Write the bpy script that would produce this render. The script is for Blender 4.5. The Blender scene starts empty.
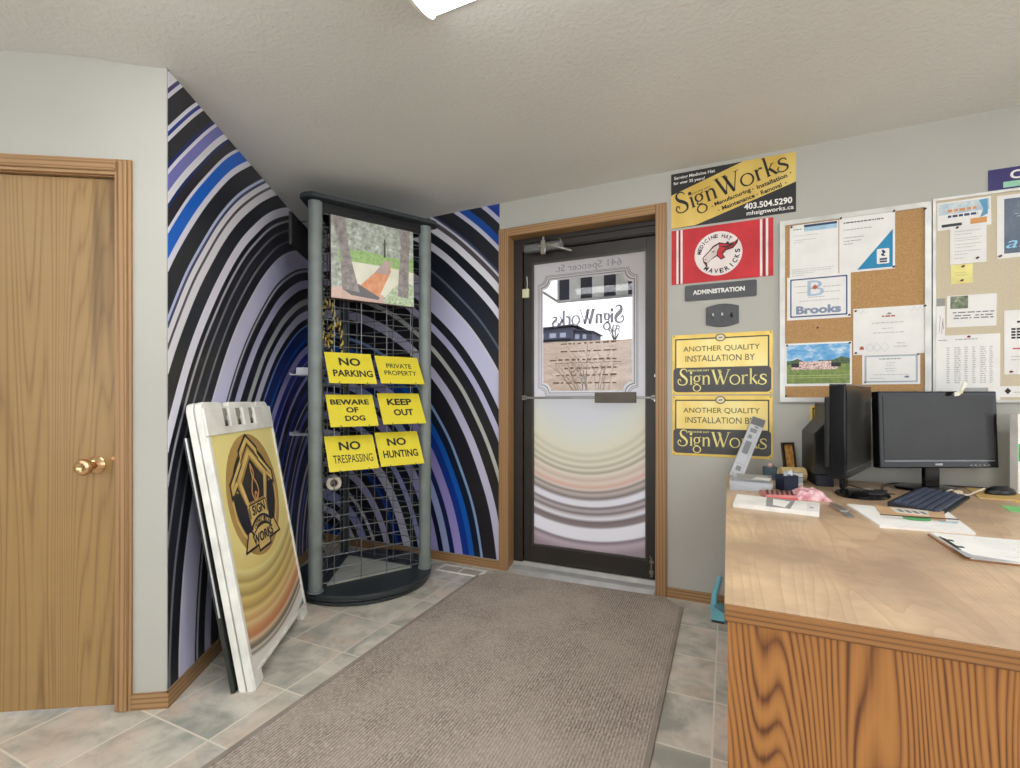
import bpy, bmesh, math, random
from mathutils import Vector, Matrix
PI = math.pi
R = math.radians
random.seed(7)
scene = bpy.context.scene
col = scene.collection

# ------------------------------------------------------------------ camera
cam_d = bpy.data.cameras.new('camera')
cam = bpy.data.objects.new('camera', cam_d)
col.objects.link(cam)
cam.location = (0, 0, 1.13)
cam.rotation_euler = (R(90), 0, R(24.5))
cam_d.sensor_width = 36.0
cam_d.lens = 478 / 1020 * 36.0
cam_d.shift_y = 16 / 1020
cam_d.clip_start = 0.02
cam_d.clip_end = 300
scene.camera = cam

# ------------------------------------------------------------------ world, exposure
world = bpy.data.worlds.new('overcast_sky')
scene.world = world
world.use_nodes = True
bg = world.node_tree.nodes['Background']
bg.inputs[0].default_value = (0.93, 0.96, 1.0, 1)
bg.inputs[1].default_value = 2.2
scene.view_settings.view_transform = 'Standard'
scene.view_settings.look = 'None'
scene.view_settings.exposure = 0.64
scene.view_settings.gamma = 1.0
scene.view_settings.use_curve_mapping = False
LAMP = 9.5          # emission of the ceiling fixtures' lenses

# ------------------------------------------------------------------ materials
def lin(c):
    return tuple(((v / 255) / 12.92 if v / 255 <= .04045 else ((v / 255 + .055) / 1.055) ** 2.4) for v in c) + (1,)

class NT:
    """small node-tree builder"""
    def __init__(s, name):
        s.m = bpy.data.materials.new(name); s.m.use_nodes = True
        s.t = s.m.node_tree; s.b = s.t.nodes['Principled BSDF']; s.out = s.t.nodes['Material Output']
    def n(s, typ, **kw):
        x = s.t.nodes.new(typ)
        for k, v in kw.items(): setattr(x, k, v)
        return x
    def link(s, a, b): s.t.links.new(a, b)
    def val(s, sock, v):
        if hasattr(v, 'is_output'): s.link(v, sock)
        else: sock.default_value = v
    def math(s, op, a, b=0.0, c=0.0):
        x = s.n('ShaderNodeMath', operation=op)
        s.val(x.inputs[0], a); s.val(x.inputs[1], b); s.val(x.inputs[2], c)
        return x.outputs[0]
    def coord(s, scale=(1, 1, 1), loc=(0, 0, 0), rot=(0, 0, 0)):
        t = s.n('ShaderNodeTexCoord'); mp = s.n('ShaderNodeMapping')
        s.link(t.outputs['Object'], mp.inputs[0])
        mp.inputs['Scale'].default_value = scale; mp.inputs['Location'].default_value = loc
        mp.inputs['Rotation'].default_value = rot
        return mp.outputs[0]
    def xyz(s):
        t = s.n('ShaderNodeTexCoord'); p = s.n('ShaderNodeSeparateXYZ')
        s.link(t.outputs['Object'], p.inputs[0]); return p.outputs
    def noise(s, vec, scale=5, detail=4, rough=.5, dist=0):
        x = s.n('ShaderNodeTexNoise'); s.link(vec, x.inputs['Vector'])
        x.inputs['Scale'].default_value = scale; x.inputs['Detail'].default_value = detail
        x.inputs['Roughness'].default_value = rough; x.inputs['Distortion'].default_value = dist
        return x.outputs['Fac']
    def ramp(s, fac, stops, interp='LINEAR'):
        x = s.n('ShaderNodeValToRGB'); cr = x.color_ramp; cr.interpolation = interp
        s.val(x.inputs[0], fac)
        while len(cr.elements) < len(stops): cr.elements.new(.5)
        for e, (p, c) in zip(cr.elements, stops):
            e.position = p; e.color = lin(c)
        return x.outputs[0]
    def mix(s, fac, a, b, mode='MIX'):
        x = s.n('ShaderNodeMix', data_type='RGBA', blend_type=mode)
        s.val(x.inputs[0], fac)
        for sock, v in ((x.inputs[6], a), (x.inputs[7], b)):
            if isinstance(v, tuple): sock.default_value = lin(v)
            else: s.link(v, sock)
        return x.outputs[2]
    def bump(s, h, strength=.3, dist=.01):
        x = s.n('ShaderNodeBump'); s.link(h, x.inputs['Height'])
        x.inputs['Strength'].default_value = strength; x.inputs['Distance'].default_value = dist
        s.link(x.outputs[0], s.b.inputs['Normal'])
    def bands(s, r, lst, rmax):
        """lst: outer-to-inner [(lower bound, colour)] -> constant-interpolated colour by r (several ramps chained)"""
        seq = [(lo / rmax, c) for lo, c in sorted(lst)]
        f = s.math('DIVIDE', r, rmax)
        out = None
        for i in range(0, len(seq), 30):
            ch = seq[i:i + 30]
            st = [(0.0, ch[0][1])] + [(p, c) for p, c in ch if p > 0]
            st = st[:32]
            o = s.ramp(f, st, 'CONSTANT')
            if out is None: out = o
            else: out = s.mix(s.math('GREATER_THAN', f, ch[0][0]), out, o)
        return out
    def fin(s, color=None, rough=.5, metal=0, spec=.5):
        if color is not None:
            if isinstance(color, tuple): s.b.inputs['Base Color'].default_value = lin(color)
            else: s.link(color, s.b.inputs['Base Color'])
        s.val(s.b.inputs['Roughness'], rough)
        s.b.inputs['Metallic'].default_value = metal
        s.b.inputs['Specular IOR Level'].default_value = spec
        return s.m

_cache = {}
def flat(c, rough=.5, metal=0, spec=.5, var=.06):
    """procedural paint / plastic / paper: base colour with a faint mottling of its own"""
    k = (tuple(c), rough, metal, spec, var)
    if k in _cache: return _cache[k]
    s = NT('paint_%d_%d_%d' % tuple(c))
    nz = s.noise(s.coord(), 9, 3)
    lo = tuple(max(0, v * (1 - var)) for v in c); hi = tuple(min(255, v * (1 + var)) for v in c)
    _cache[k] = s.fin(s.ramp(nz, [(.3, lo), (.7, hi)]), rough, metal, spec)
    return _cache[k]

def wood(name, dark, mid, light, axis='Z', freq=9.0, warp=1.0, stretch=.16, rough=.45, pores=.35, sharp=2.2, nscale=2.6, jag=.35, streak=None):
    """plain-sawn grain: warped growth bands along one axis, with fine pores"""
    s = NT(name)
    sc = {'Z': (1, 1, stretch), 'X': (stretch, 1, 1), 'Y': (1, stretch, 1)}[axis]
    v = s.coord(sc)
    w1 = s.noise(v, nscale, 1.5, .4)
    w2 = s.noise(v, 11, 2, .5)
    p = s.n('ShaderNodeSeparateXYZ'); s.link(v, p.inputs[0])
    base = {'Z': s.math('ADD', p.outputs[0], p.outputs[1]), 'X': s.math('ADD', p.outputs[1], p.outputs[2]), 'Y': s.math('ADD', p.outputs[0], p.outputs[2])}[axis]
    ph = s.math('ADD', s.math('MULTIPLY', base, freq), s.math('ADD', s.math('MULTIPLY', w1, 7.0 * warp), s.math('MULTIPLY', w2, jag * warp)))
    saw = s.math('FRACT', ph)
    tri = s.math('POWER', s.math('SUBTRACT', 1, s.math('ABSOLUTE', s.math('SUBTRACT', s.math('MULTIPLY', saw, 2), 1))), sharp)
    dash = s.noise(s.coord(tuple(x * (1 if x == 1 else .3) for x in sc), (4, 2, 1)), 60, 2, .6)
    tri = s.math('MULTIPLY', tri, s.math('ADD', .35, s.math('MULTIPLY', dash, 1.25)))
    fine = s.noise(s.coord(tuple(x * (1 if x == 1 else .12) for x in sc)), 140, 2, .6)
    g = s.math('SUBTRACT', s.math('ADD', tri, s.math('MULTIPLY', fine, pores)), pores * .5)
    c = s.ramp(g, [(0.02, light), (.45, mid), (1.0, dark)])
    blot = s.noise(s.coord(), 2.3, 3)
    if streak:
        k_ = s.noise(s.coord(tuple(x * (1 if x == 1 else .11) for x in (1, 1, .5)), (.7, .2, .4)), 7.0, 3, .6)
        c = s.mix(s.ramp(k_, [(.52, (0, 0, 0)), (.62, (225, 225, 225))]), c, streak)
        cut = s.noise(s.coord((.3, .3, 5)), 3.0, 3, .6)
        c = s.mix(s.ramp(cut, [(.45, (0, 0, 0)), (.75, (80, 80, 80))]), c, streak)
    c = s.mix(s.math('MULTIPLY', blot, .25), c, mid)
    return s.fin(c, rough)

M = {}
def plastered(name, c, scale, strength, dist, var=.05):
    s = NT(name)
    v = s.coord()
    nz = s.noise(v, 1.3, 3)
    lo = tuple(x * (1 - var) for x in c)
    h = s.noise(v, scale, 5, .6)
    s.bump(h, strength, dist)
    return s.fin(s.ramp(nz, [(.3, lo), (.7, c)]), .85)
M['wall'] = plastered('painted_drywall', (194, 192, 183), 90, .06, .004)
M['ceiling'] = plastered('textured_ceiling', (230, 229, 222), 55, .45, .010, .03)
M['oak'] = wood('oak_trim', (122, 88, 54), (158, 120, 80), (176, 138, 96), 'Z', 60, .5, .12)
M['oak_x'] = wood('oak_trim_level', (122, 88, 54), (158, 120, 80), (176, 138, 96), 'X', 60, .5, .12)
M['door_wood'] = wood('brown_oak_veneer', (142, 109, 66), (161, 127, 79), (169, 135, 86), 'Z', 60, 6.0, .05, .4, 1.0, 2.2, 4.0, .2, (92, 68, 40))
M['desk_panel'] = wood('red_oak_panel', (84, 40, 16), (160, 104, 50), (180, 122, 62), 'Z', 80, 7.5, .17, .38, .7, 1.5, 4.4, .2)
M['desk_edge'] = wood('oak_edge_band', (104, 64, 32), (144, 96, 50), (162, 112, 62), 'X', 110, .6, .08)
def desk_top_mat():
    s = NT('worn_oak_top')
    v = s.coord((1, .13, 1), rot=(0, 0, R(8)))
    w1 = s.noise(v, 3.2, 2); w2 = s.noise(v, 14, 2)
    p = s.n('ShaderNodeSeparateXYZ'); s.link(v, p.inputs[0])
    ph = s.math('ADD', s.math('MULTIPLY', p.outputs[0], 26), s.math('ADD', s.math('MULTIPLY', w1, 30), s.math('MULTIPLY', w2, .8)))
    tri = s.math('POWER', s.math('FRACT', ph), 2.0)
    c = s.ramp(tri, [(0, (214, 184, 150)), (.6, (208, 177, 142)), (1, (197, 164, 128))])
    wear = s.noise(s.coord(), 3.1, 5, .62)
    c = s.mix(s.ramp(wear, [(.42, (0, 0, 0)), (.66, (255, 255, 255))]), c, (170, 142, 116))
    stain = s.noise(s.coord((1, 1, 1), (3, 1, 0)), 5.5, 3, .5)
    c = s.mix(s.ramp(stain, [(.66, (0, 0, 0)), (.76, (110, 110, 110))]), c, (120, 86, 60))
    return s.fin(c, .35)
M['desk_top'] = desk_top_mat()
def tile_mat():
    s = NT('slate_look_floor_tile')
    p = s.xyz(); pitch = .3046
    fx = s.math('DIVIDE', s.math('SUBTRACT', p[0], -.046), pitch); fy = s.math('DIVIDE', s.math('SUBTRACT', p[1], 1.028), pitch)
    gx = s.math('ABSOLUTE', s.math('SUBTRACT', s.math('FRACT', s.math('ADD', fx, .5)), .5))
    gy = s.math('ABSOLUTE', s.math('SUBTRACT', s.math('FRACT', s.math('ADD', fy, .5)), .5))
    g = s.math('LESS_THAN', s.math('MINIMUM', gx, gy), .011)
    cell = s.n('ShaderNodeCombineXYZ'); s.link(s.math('FLOOR', fx), cell.inputs[0]); s.link(s.math('FLOOR', fy), cell.inputs[1])
    wn = s.n('ShaderNodeTexWhiteNoise', noise_dimensions='3D'); s.link(cell.outputs[0], wn.inputs[0])
    t = s.n('ShaderNodeTexCoord')
    off = s.n('ShaderNodeVectorMath', operation='MULTIPLY_ADD'); s.link(wn.outputs['Color'], off.inputs[0]); off.inputs[1].default_value = (9, 9, 9); s.link(t.outputs['Object'], off.inputs[2])
    a = s.noise(off.outputs[0], 5.0, 5, .6, .6)
    b = s.noise(off.outputs[0], 3.0, 4, .55, .9)
    c = s.ramp(a, [(.34, (160, 160, 150)), (.5, (200, 196, 184)), (.66, (222, 216, 204))])
    c = s.mix(s.ramp(b, [(.50, (0, 0, 0)), (.66, (200, 200, 200))]), c, (222, 198, 180))
    c2 = s.noise(off.outputs[0], 16, 4, .65)
    c = s.mix(s.ramp(c2, [(.52, (0, 0, 0)), (.70, (170, 170, 170))]), c, (158, 150, 140))
    c = s.mix(g, c, (228, 220, 206))
    s.bump(s.math('SUBTRACT', s.math('MULTIPLY', c2, .15), g), .25, .004)
    return s.fin(c, .42)
M['tile'] = tile_mat()
def mat_rug():
    s = NT('ribbed_entrance_carpet')
    p = s.xyz()
    rib = s.math('SINE', s.math('MULTIPLY', p[0], 2 * PI / .0115))
    dash = s.noise(s.coord((1, .35, 1)), 210, 2, .7)
    soil = s.noise(s.coord(), 2.6, 4, .6)
    f = s.math('ADD', s.math('MULTIPLY', rib, .12), dash)
    c = s.ramp(f, [(.3, (124, 114, 106)), (.52, (168, 156, 145)), (.75, (206, 194, 182))])
    c = s.mix(s.ramp(soil, [(.40, (0, 0, 0)), (.62, (190, 190, 190))]), c, (192, 180, 168))
    s.bump(f, .5, .004)
    return s.fin(c, .95, 0, .1)
M['rug'] = mat_rug()
M['rug_edge'] = flat((152, 142, 131), .9, 0, .1)
M['white'] = flat((240, 238, 232), .45)
M['white_plastic'] = flat((238, 236, 228), .4)
M['paper'] = flat((240, 238, 234), .8, 0, .2, .02)
M['black'] = flat((26, 26, 28), .35)
M['black_gloss'] = flat((16, 16, 20), .14, 0, .3)
M['charcoal'] = flat((52, 53, 56), .45)
M['ink'] = flat((36, 34, 34), .6)
M['ink_grey'] = flat((158, 158, 158), .7)
M['ink_pale'] = flat((194, 194, 192), .7)
M['rack_grey'] = flat((128, 136, 133), .38)
M['rack_dark'] = flat((48, 54, 57), .38)
M['wire'] = flat((122, 126, 128), .35, .5)
M['yellow'] = flat((240, 222, 62), .4, 0, .5, .02)
M['bronze'] = flat((50, 45, 41), .4, .2)
M['bronze_light'] = flat((78, 74, 69), .38, .3)
M['aluminium'] = flat((214, 215, 214), .35, .5)
M['alum_frame'] = flat((212, 211, 206), .38, .35)
M['steel'] = flat((188, 186, 182), .22, .9)
M['brass'] = flat((214, 172, 128), .2, .9)
M['cork'] = None
def cork():
    s = NT('cork'); n1 = s.noise(s.coord(), 160, 3, .7); n2 = s.noise(s.coord(), 3, 3)
    c = s.ramp(n1, [(.3, (160, 122, 80)), (.5, (186, 146, 100)), (.75, (204, 168, 122))])
    return s.fin(s.mix(s.math('MULTIPLY', n2, .4), c, (188, 148, 102)), .9, 0, .1)
M['cork'] = cork()
def linen():
    s = NT('beige_fabric_board'); n1 = s.noise(s.coord(), 240, 2, .7)
    return s.fin(s.ramp(n1, [(.3, (198, 184, 158)), (.7, (220, 207, 182))]), .9, 0, .1)
M['linen'] = linen()
def gold(name, a, b, rough=.35):
    s = NT(name); p = s.xyz()
    n = s.noise(s.coord((1.2, 1.2, .5)), 5, 2)
    return s.fin(s.ramp(n, [(.3, a), (.7, b)]), rough, .15)
M['gold'] = gold('gold_sign_face', (216, 178, 78), (240, 214, 126))
M['gold_pale'] = flat((246, 228, 150), .4)
M['red'] = flat((206, 52, 60), .7)
M['red_dark'] = flat((156, 36, 44), .7)
M['flag_white'] = flat((240, 228, 226), .7)
M['purple'] = flat((58, 50, 112), .5)
M['glass'] = None
def glass():
    s = NT('added_window_glass')
    tr = s.n('ShaderNodeBsdfTransparent'); gl = s.n('ShaderNodeBsdfGlossy'); mx = s.n('ShaderNodeMixShader')
    gl.inputs['Roughness'].default_value = .02
    fr = s.n('ShaderNodeFresnel'); fr.inputs[0].default_value = 1.3
    s.link(fr.outputs[0], mx.inputs[0]); s.link(tr.outputs[0], mx.inputs[1]); s.link(gl.outputs[0], mx.inputs[2])
    s.link(mx.outputs[0], s.out.inputs[0]); return s.m
M['glass'] = glass()
M['tinted_glass'] = glass()
M['tinted_glass'].name = 'grey_tinted_glass'
M['tinted_glass'].node_tree.nodes['Transparent BSDF'].inputs[0].default_value = lin((230, 231, 233))
def clear_plastic(name, tint, k):
    s = NT(name)
    tr = s.n('ShaderNodeBsdfTransparent'); tr.inputs[0].default_value = lin(tint)
    s.b.inputs['Base Color'].default_value = lin((232, 236, 240)); s.b.inputs['Roughness'].default_value = .15
    mx = s.n('ShaderNodeMixShader'); mx.inputs[0].default_value = k
    s.link(tr.outputs[0], mx.inputs[1]); s.link(s.b.outputs[0], mx.inputs[2]); s.link(mx.outputs[0], s.out.inputs[0])
    return s.m
M['clear'] = clear_plastic('clear_plastic', (245, 247, 250), .45)
def film(name, color_fn, k=.74):
    s = NT(name); c = color_fn(s)
    d = s.n('ShaderNodeBsdfDiffuse'); t = s.n('ShaderNodeBsdfTranslucent'); mx = s.n('ShaderNodeMixShader'); mx.inputs[0].default_value = k
    for q in (d, t):
        if isinstance(c, tuple): q.inputs[0].default_value = lin(c)
        else: s.link(c, q.inputs[0])
    s.link(d.outputs[0], mx.inputs[1]); s.link(t.outputs[0], mx.inputs[2]); s.link(mx.outputs[0], s.out.inputs[0])
    return s.m
M['film_white'] = film('frosted_white_film', lambda s: (248, 248, 252))
def swirl_film(s):
    p = s.xyz()
    r = s.math('SQRT', s.math('ADD', s.math('POWER', s.math('SUBTRACT', p[0], -.84), 2), s.math('POWER', s.math('SUBTRACT', p[2], 1.3), 2)))
    st = [(1.0, (234, 236, 238)), (.90, (238, 240, 228)), (.80, (242, 238, 214)), (.775, (226, 220, 196)), (.755, (242, 238, 214)), (.735, (218, 210, 186)), (.715, (244, 240, 216)), (.695, (206, 198, 174)), (.68, (242, 236, 214)),
        (.66, (192, 182, 160)), (.645, (244, 236, 216)), (.615, (226, 204, 186)), (.595, (242, 228, 212)), (.57, (234, 196, 178)), (.552, (236, 222, 210)), (.54, (160, 148, 138)), (.522, (214, 202, 194)), (.497, (146, 134, 128)), (.478, W0), (.452, W0),
        (.438, G0), (.418, (206, 196, 196)), (.40, G0), (.385, (216, 208, 206)), (.368, W0), (.350, G0), (.318, (158, 144, 142)), (.305, W0), (.235, W0), (.222, (142, 128, 132)), (.195, (200, 184, 190)), (.15, (166, 150, 154))]
    return s.ramp(s.math('DIVIDE', r, 1.3), [((1.3 - z) / 1.3, c) for z, c in st])
W0 = (248, 246, 250); G0 = (140, 128, 128)
M['film_swirl'] = film('printed_swirl_film', swirl_film)
def mural_mat(name, x_c, alpha, z0, lst):
    s = NT(name); p = s.xyz()
    wob = s.math('MULTIPLY', s.math('SUBTRACT', s.noise(s.coord(), 1.6, 1), .5), .03)
    t2 = s.math('POWER', s.math('SUBTRACT', p[0], x_c), 2)
    z2 = s.math('MULTIPLY', s.math('POWER', s.math('SUBTRACT', p[2], z0), 2), alpha)
    r = s.math('ADD', s.math('SQRT', s.math('ADD', t2, z2)), wob)
    c = s.bands(r, lst, 3.3)
    fine = s.math('SINE', s.math('MULTIPLY', r, 420))
    c = s.mix(s.math('MULTIPLY', s.math('ADD', fine, 1), .025), c, (90, 90, 110))
    return s.fin(c, .32, 0, .45)
Wv = (238, 236, 250); Wt = (240, 238, 244); Bk = (32, 34, 43); Lv = (216, 215, 244); Bl = (14, 88, 180); Db = (18, 38, 104); Gy = (126, 128, 136)
def inner(r0, wide):
    o = []; r = r0; k = 0
    cs = [(170, 170, 232), (44, 78, 190), (226, 224, 244), (120, 125, 215), (222, 222, 236)]
    if wide: cs = [(176, 182, 236), (226, 224, 244), (24, 74, 180), (206, 202, 240), (220, 222, 232)]
    while r > .12:
        l = (.016 + .014 * (k % 2)) if not wide else (.03 + .03 * (k % 2))
        o.append((r - l, cs[k % 5])); o.append((o[-1][0] - (.045 + .02 * (k % 3 == 0)), (14, 22, 78) if k % 3 == 1 and r > .75 else Bk))
        r = o[-1][0]; k += 1
    o.append((0.0, Bk)); return o
left_bands = [(2.973, (44, 38, 62)), (2.962, Wv), (2.954, (150, 136, 132)), (2.932, Wt), (2.921, (70, 60, 120)), (2.905, Wv), (2.845, Bk), (2.829, Wv), (2.813, (28, 58, 150)), (2.804, Wt),
    (2.753, Bk), (2.742, (25, 40, 120)), (2.727, Wv), (2.694, (126, 126, 200)), (2.690, (60, 55, 130)), (2.664, Wt), (2.65, (22, 48, 110)), (2.606, (40, 34, 44)), (2.593, Wv), (2.55, (8, 104, 214)),
    (2.52, Wv), (2.445, (32, 34, 42)), (2.43, (200, 210, 245)), (2.416, (70, 75, 112)), (2.39, Wt), (2.373, (92, 82, 92)), (2.34, Wt), (2.276, (40, 43, 50)), (2.22, Wv), (2.198, Bk), (2.19, (186, 186, 194)),
    (2.148, (38, 40, 48)), (2.138, Gy), (2.084, (44, 46, 54)), (2.072, Gy), (2.022, (36, 38, 46)), (2.009, (226, 224, 236)), (1.9, Lv), (1.886, Bk), (1.876, (200, 200, 215)), (1.825, (34, 37, 44)),
    (1.77, (200, 198, 228)), (1.765, Bk), (1.758, (190, 190, 205)), (1.704, Bk), (1.674, (190, 194, 192)), (1.628, Bk), (1.575, (205, 205, 225)), (1.545, Bk), (1.53, (120, 150, 210)), (1.45, Db), (1.42, (18, 84, 170)),
    (1.395, (16, 30, 80)), (1.345, (172, 170, 226)), (1.30, (28, 40, 140)), (1.28, (140, 145, 220)), (1.2, (18, 24, 88))] + inner(1.2, False)
right_bands = [(2.552, (28, 62, 152)), (2.526, (192, 192, 216)), (2.474, Bk), (2.466, Wt), (2.434, (14, 74, 160)), (2.406, (205, 205, 222)), (2.332, Bk), (2.327, (200, 205, 235)), (2.315, (66, 72, 104)), (2.297, (212, 210, 218)),
    (2.28, (84, 77, 85)), (2.237, Wt), (2.185, (26, 30, 38)), (2.14, Wv), (2.112, Bk), (2.107, (190, 190, 205)), (2.06, (30, 36, 48)), (2.045, (100, 108, 122)), (1.98, (34, 40, 52)), (1.967, (226, 224, 236)), (1.866, Lv),
    (1.862, Bk), (1.857, (200, 200, 215)), (1.805, (26, 31, 40)), (1.772, (200, 198, 230)), (1.765, Bk), (1.758, (190, 190, 206)), (1.712, (34, 32, 36)), (1.68, (196, 199, 192)), (1.62, (36, 32, 34)), (1.565, (206, 203, 228)),
    (1.555, Bk), (1.548, (200, 200, 220)), (1.465, (30, 28, 33)), (1.452, (140, 172, 216)), (1.40, (16, 28, 50)), (1.36, (16, 96, 188)), (1.31, (18, 58, 150)), (1.25, (168, 158, 224)), (1.205, (18, 34, 92)),
    (1.16, (168, 182, 228)), (1.115, (20, 24, 60)), (1.05, (172, 166, 222)), (.98, Bk)] + inner(.98, True)

# ------------------------------------------------------------------ mesh builder
class MB:
    def __init__(s): s.bm = bmesh.new()
    def box(s, x0, x1, y0, y1, z0, z1, bev=0, seg=2, mx=None):
        r = bmesh.ops.create_cube(s.bm, size=1)
        vs = r['verts']
        for v in vs:
            v.co = Vector((x0 + (v.co.x + .5) * (x1 - x0), y0 + (v.co.y + .5) * (y1 - y0), z0 + (v.co.z + .5) * (z1 - z0)))
        if bev:
            es = list({e for v in vs for e in v.link_edges})
            rb = bmesh.ops.bevel(s.bm, geom=es, offset=bev, segments=seg, affect='EDGES', profile=.5)
            vs = list({v for f in rb['faces'] for v in f.verts} | {v for v in vs if v.is_valid})
        if mx is not None:
            for v in vs: v.co = mx @ v.co
        return s
    def face(s, pts):
        try: s.bm.faces.new([s.bm.verts.new(p) for p in pts])
        except ValueError: pass
        return s
    def flat(s, pts, y, t=0):          # polygon in the wall plane: pts (x, z), facing -y
        s.face([(x, y, z) for x, z in pts]); return s
    def rect(s, x0, x1, z0, z1, y):
        return s.flat([(x0, z0), (x1, z0), (x1, z1), (x0, z1)], y)
    def prism(s, pts, y0, y1):         # (x,z) outline counter-clockwise from -y, extruded y0 (front) to y1
        n = len(pts)
        a = [s.bm.verts.new((x, y0, z)) for x, z in pts]; b = [s.bm.verts.new((x, y1, z)) for x, z in pts]
        s.bm.faces.new(a); s.bm.faces.new(b[::-1])
        for i in range(n): s.bm.faces.new([a[(i + 1) % n], a[i], b[i], b[(i + 1) % n]])
        return s
    def slab(s, pts, z0, z1):          # (x,y) outline counter-clockwise from above
        n = len(pts)
        a = [s.bm.verts.new((x, y, z0)) for x, y in pts]; b = [s.bm.verts.new((x, y, z1)) for x, y in pts]
        s.bm.faces.new(a[::-1]); s.bm.faces.new(b)
        for i in range(n): s.bm.faces.new([a[i], a[(i + 1) % n], b[(i + 1) % n], b[i]])
        return s
    def tube(s, pts, r, n=8, closed=False):
        pts = [Vector(p) for p in pts]; rings = []
        k = len(pts)
        up = Vector((0, 0, 1))
        for i, p in enumerate(pts):
            if closed: d = pts[(i + 1) % k] - pts[i - 1]
            else: d = pts[min(i + 1, k - 1)] - pts[max(i - 1, 0)]
            d.normalize()
            a = d.cross(up)
            if a.length < 1e-3: a = d.cross(Vector((1, 0, 0)))
            a.normalize(); b = a.cross(d)
            rr = r[i] if isinstance(r, (list, tuple)) else r
            rings.append([s.bm.verts.new(p + (a * math.cos(2 * PI * j / n) + b * math.sin(2 * PI * j / n)) * rr) for j in range(n)])
        for i in range(k if closed else k - 1):
            A, B = rings[i], rings[(i + 1) % k]
            for j in range(n): s.bm.faces.new([A[j], A[(j + 1) % n], B[(j + 1) % n], B[j]])
        if not closed:
            s.bm.faces.new(rings[0][::-1]); s.bm.faces.new(rings[-1])
        return s
    def lathe(s, prof, n=24, cx=0, cy=0, mx=None):   # prof (r, z) from bottom to top
        rings = []
        for r, z in prof:
            if r < 1e-5: rings.append([s.bm.verts.new((cx, cy, z))])
            else: rings.append([s.bm.verts.new((cx + r * math.cos(2 * PI * j / n), cy + r * math.sin(2 * PI * j / n), z)) for j in range(n)])
        for A, B in zip(rings, rings[1:]):
            for j in range(n):
                q = [A[j % len(A)], A[(j + 1) % len(A)], B[(j + 1) % len(B)], B[j % len(B)]]
                u = []
                for v in q:
                    if v not in u: u.append(v)
                if len(u) > 2: s.bm.faces.new(u)
        if mx is not None:
            for rg in rings:
                for v in rg: v.co = mx @ v.co
        return s
    def build(s, name, mat, parent=None, smooth=False, loc=None, rot=None):
        bmesh.ops.recalc_face_normals(s.bm, faces=s.bm.faces) if smooth != 'keep' else None
        me = bpy.data.meshes.new(name); s.bm.to_mesh(me); s.bm.free()
        o = bpy.data.objects.new(name, me); col.objects.link(o)
        me.materials.append(mat)
        if smooth is True:
            for p in me.polygons: p.use_smooth = True
            try: me.set_sharp_from_angle(angle=R(38))
            except Exception: pass
        if parent is not None: o.parent = parent
        if loc is not None: o.location = loc
        if rot is not None: o.rotation_euler = rot
        return o

def tag(o, label=None, cat=None, group=None, kind=None):
    if label: o['label'] = label
    if cat: o['category'] = cat
    if group: o['group'] = group
    if kind: o['kind'] = kind
    return o
def thing(name, label, cat, loc=(0, 0, 0), rot=(0, 0, 0), group=None, kind=None):
    o = bpy.data.objects.new(name, None); col.objects.link(o)
    o.empty_display_size = .05
    o.location = loc; o.rotation_euler = rot
    return tag(o, label, cat, group, kind)
def struct(o): o['kind'] = 'structure'; return o

# ------------------------------------------------------------------ lettering
_tc = {}
def glyphs(text, bold=0.0, shear=0.0):
    """polygons of a line of text, normalised so that its own box is 0..1 x 0..1, plus its aspect"""
    k = (text, bold, shear)
    if k in _tc: return _tc[k]
    cu = bpy.data.curves.new('lettering', 'FONT'); cu.body = text; cu.offset = bold; cu.resolution_u = 3; cu.shear = shear
    cu.fill_mode = 'FRONT'
    ob = bpy.data.objects.new('lettering', cu); col.objects.link(ob)
    dg = bpy.context.evaluated_depsgraph_get()
    me = bpy.data.meshes.new_from_object(ob.evaluated_get(dg))
    vs = [(v.co.x, v.co.y) for v in me.vertices]; fs = [list(p.vertices) for p in me.polygons]
    bpy.data.objects.remove(ob); bpy.data.curves.remove(cu); bpy.data.meshes.remove(me)
    x0 = min(v[0] for v in vs); x1 = max(v[0] for v in vs); y0 = min(v[1] for v in vs); y1 = max(v[1] for v in vs)
    vs = [((x - x0) / (x1 - x0), (y - y0) / (y1 - y0)) for x, y in vs]
    _tc[k] = (vs, fs, (x1 - x0) / (y1 - y0)); return _tc[k]
def letter(mb, text, cx, cz, w, h, y, bold=.02, rot=0.0, mirror=False, shear=0.0):
    """write text into a w x h box centred at (cx, cz) on the plane y; h None keeps the natural shape"""
    vs, fs, asp = glyphs(text, bold, shear)
    if h is None: h = w / asp
    if w is None: w = h * asp
    c, sn = math.cos(rot), math.sin(rot)
    P_ = []
    for u, v in vs:
        a, b = (u - .5) * w, (v - .5) * h
        if mirror: a = -a
        P_.append((cx + a * c - b * sn, y, cz + a * sn + b * c))
    bv = [mb.bm.verts.new(p) for p in P_]
    for f in fs:
        q = [bv[i] for i in f]
        try: mb.bm.faces.new(q[::-1] if mirror else q)
        except ValueError: pass
    return mb
def letter_arc(mb, text, cx, cz, rad, a0, a1, size, y, bold=.03, inside=False):
    """letters spread along an arc from angle a0 to a1 (degrees)"""
    n = len(text)
    for i, ch in enumerate(text):
        if ch == ' ': continue
        a = R(a0 + (a1 - a0) * (i / max(1, n - 1)))
        rot = a - PI / 2 if not inside else a + PI / 2
        w = size * (.4 if ch == 'I' else .8)
        letter(mb, ch, cx + rad * math.cos(a), cz + rad * math.sin(a), w if ch != 'I' else size * .22, size, y, bold, rot)
    return mb

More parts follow.
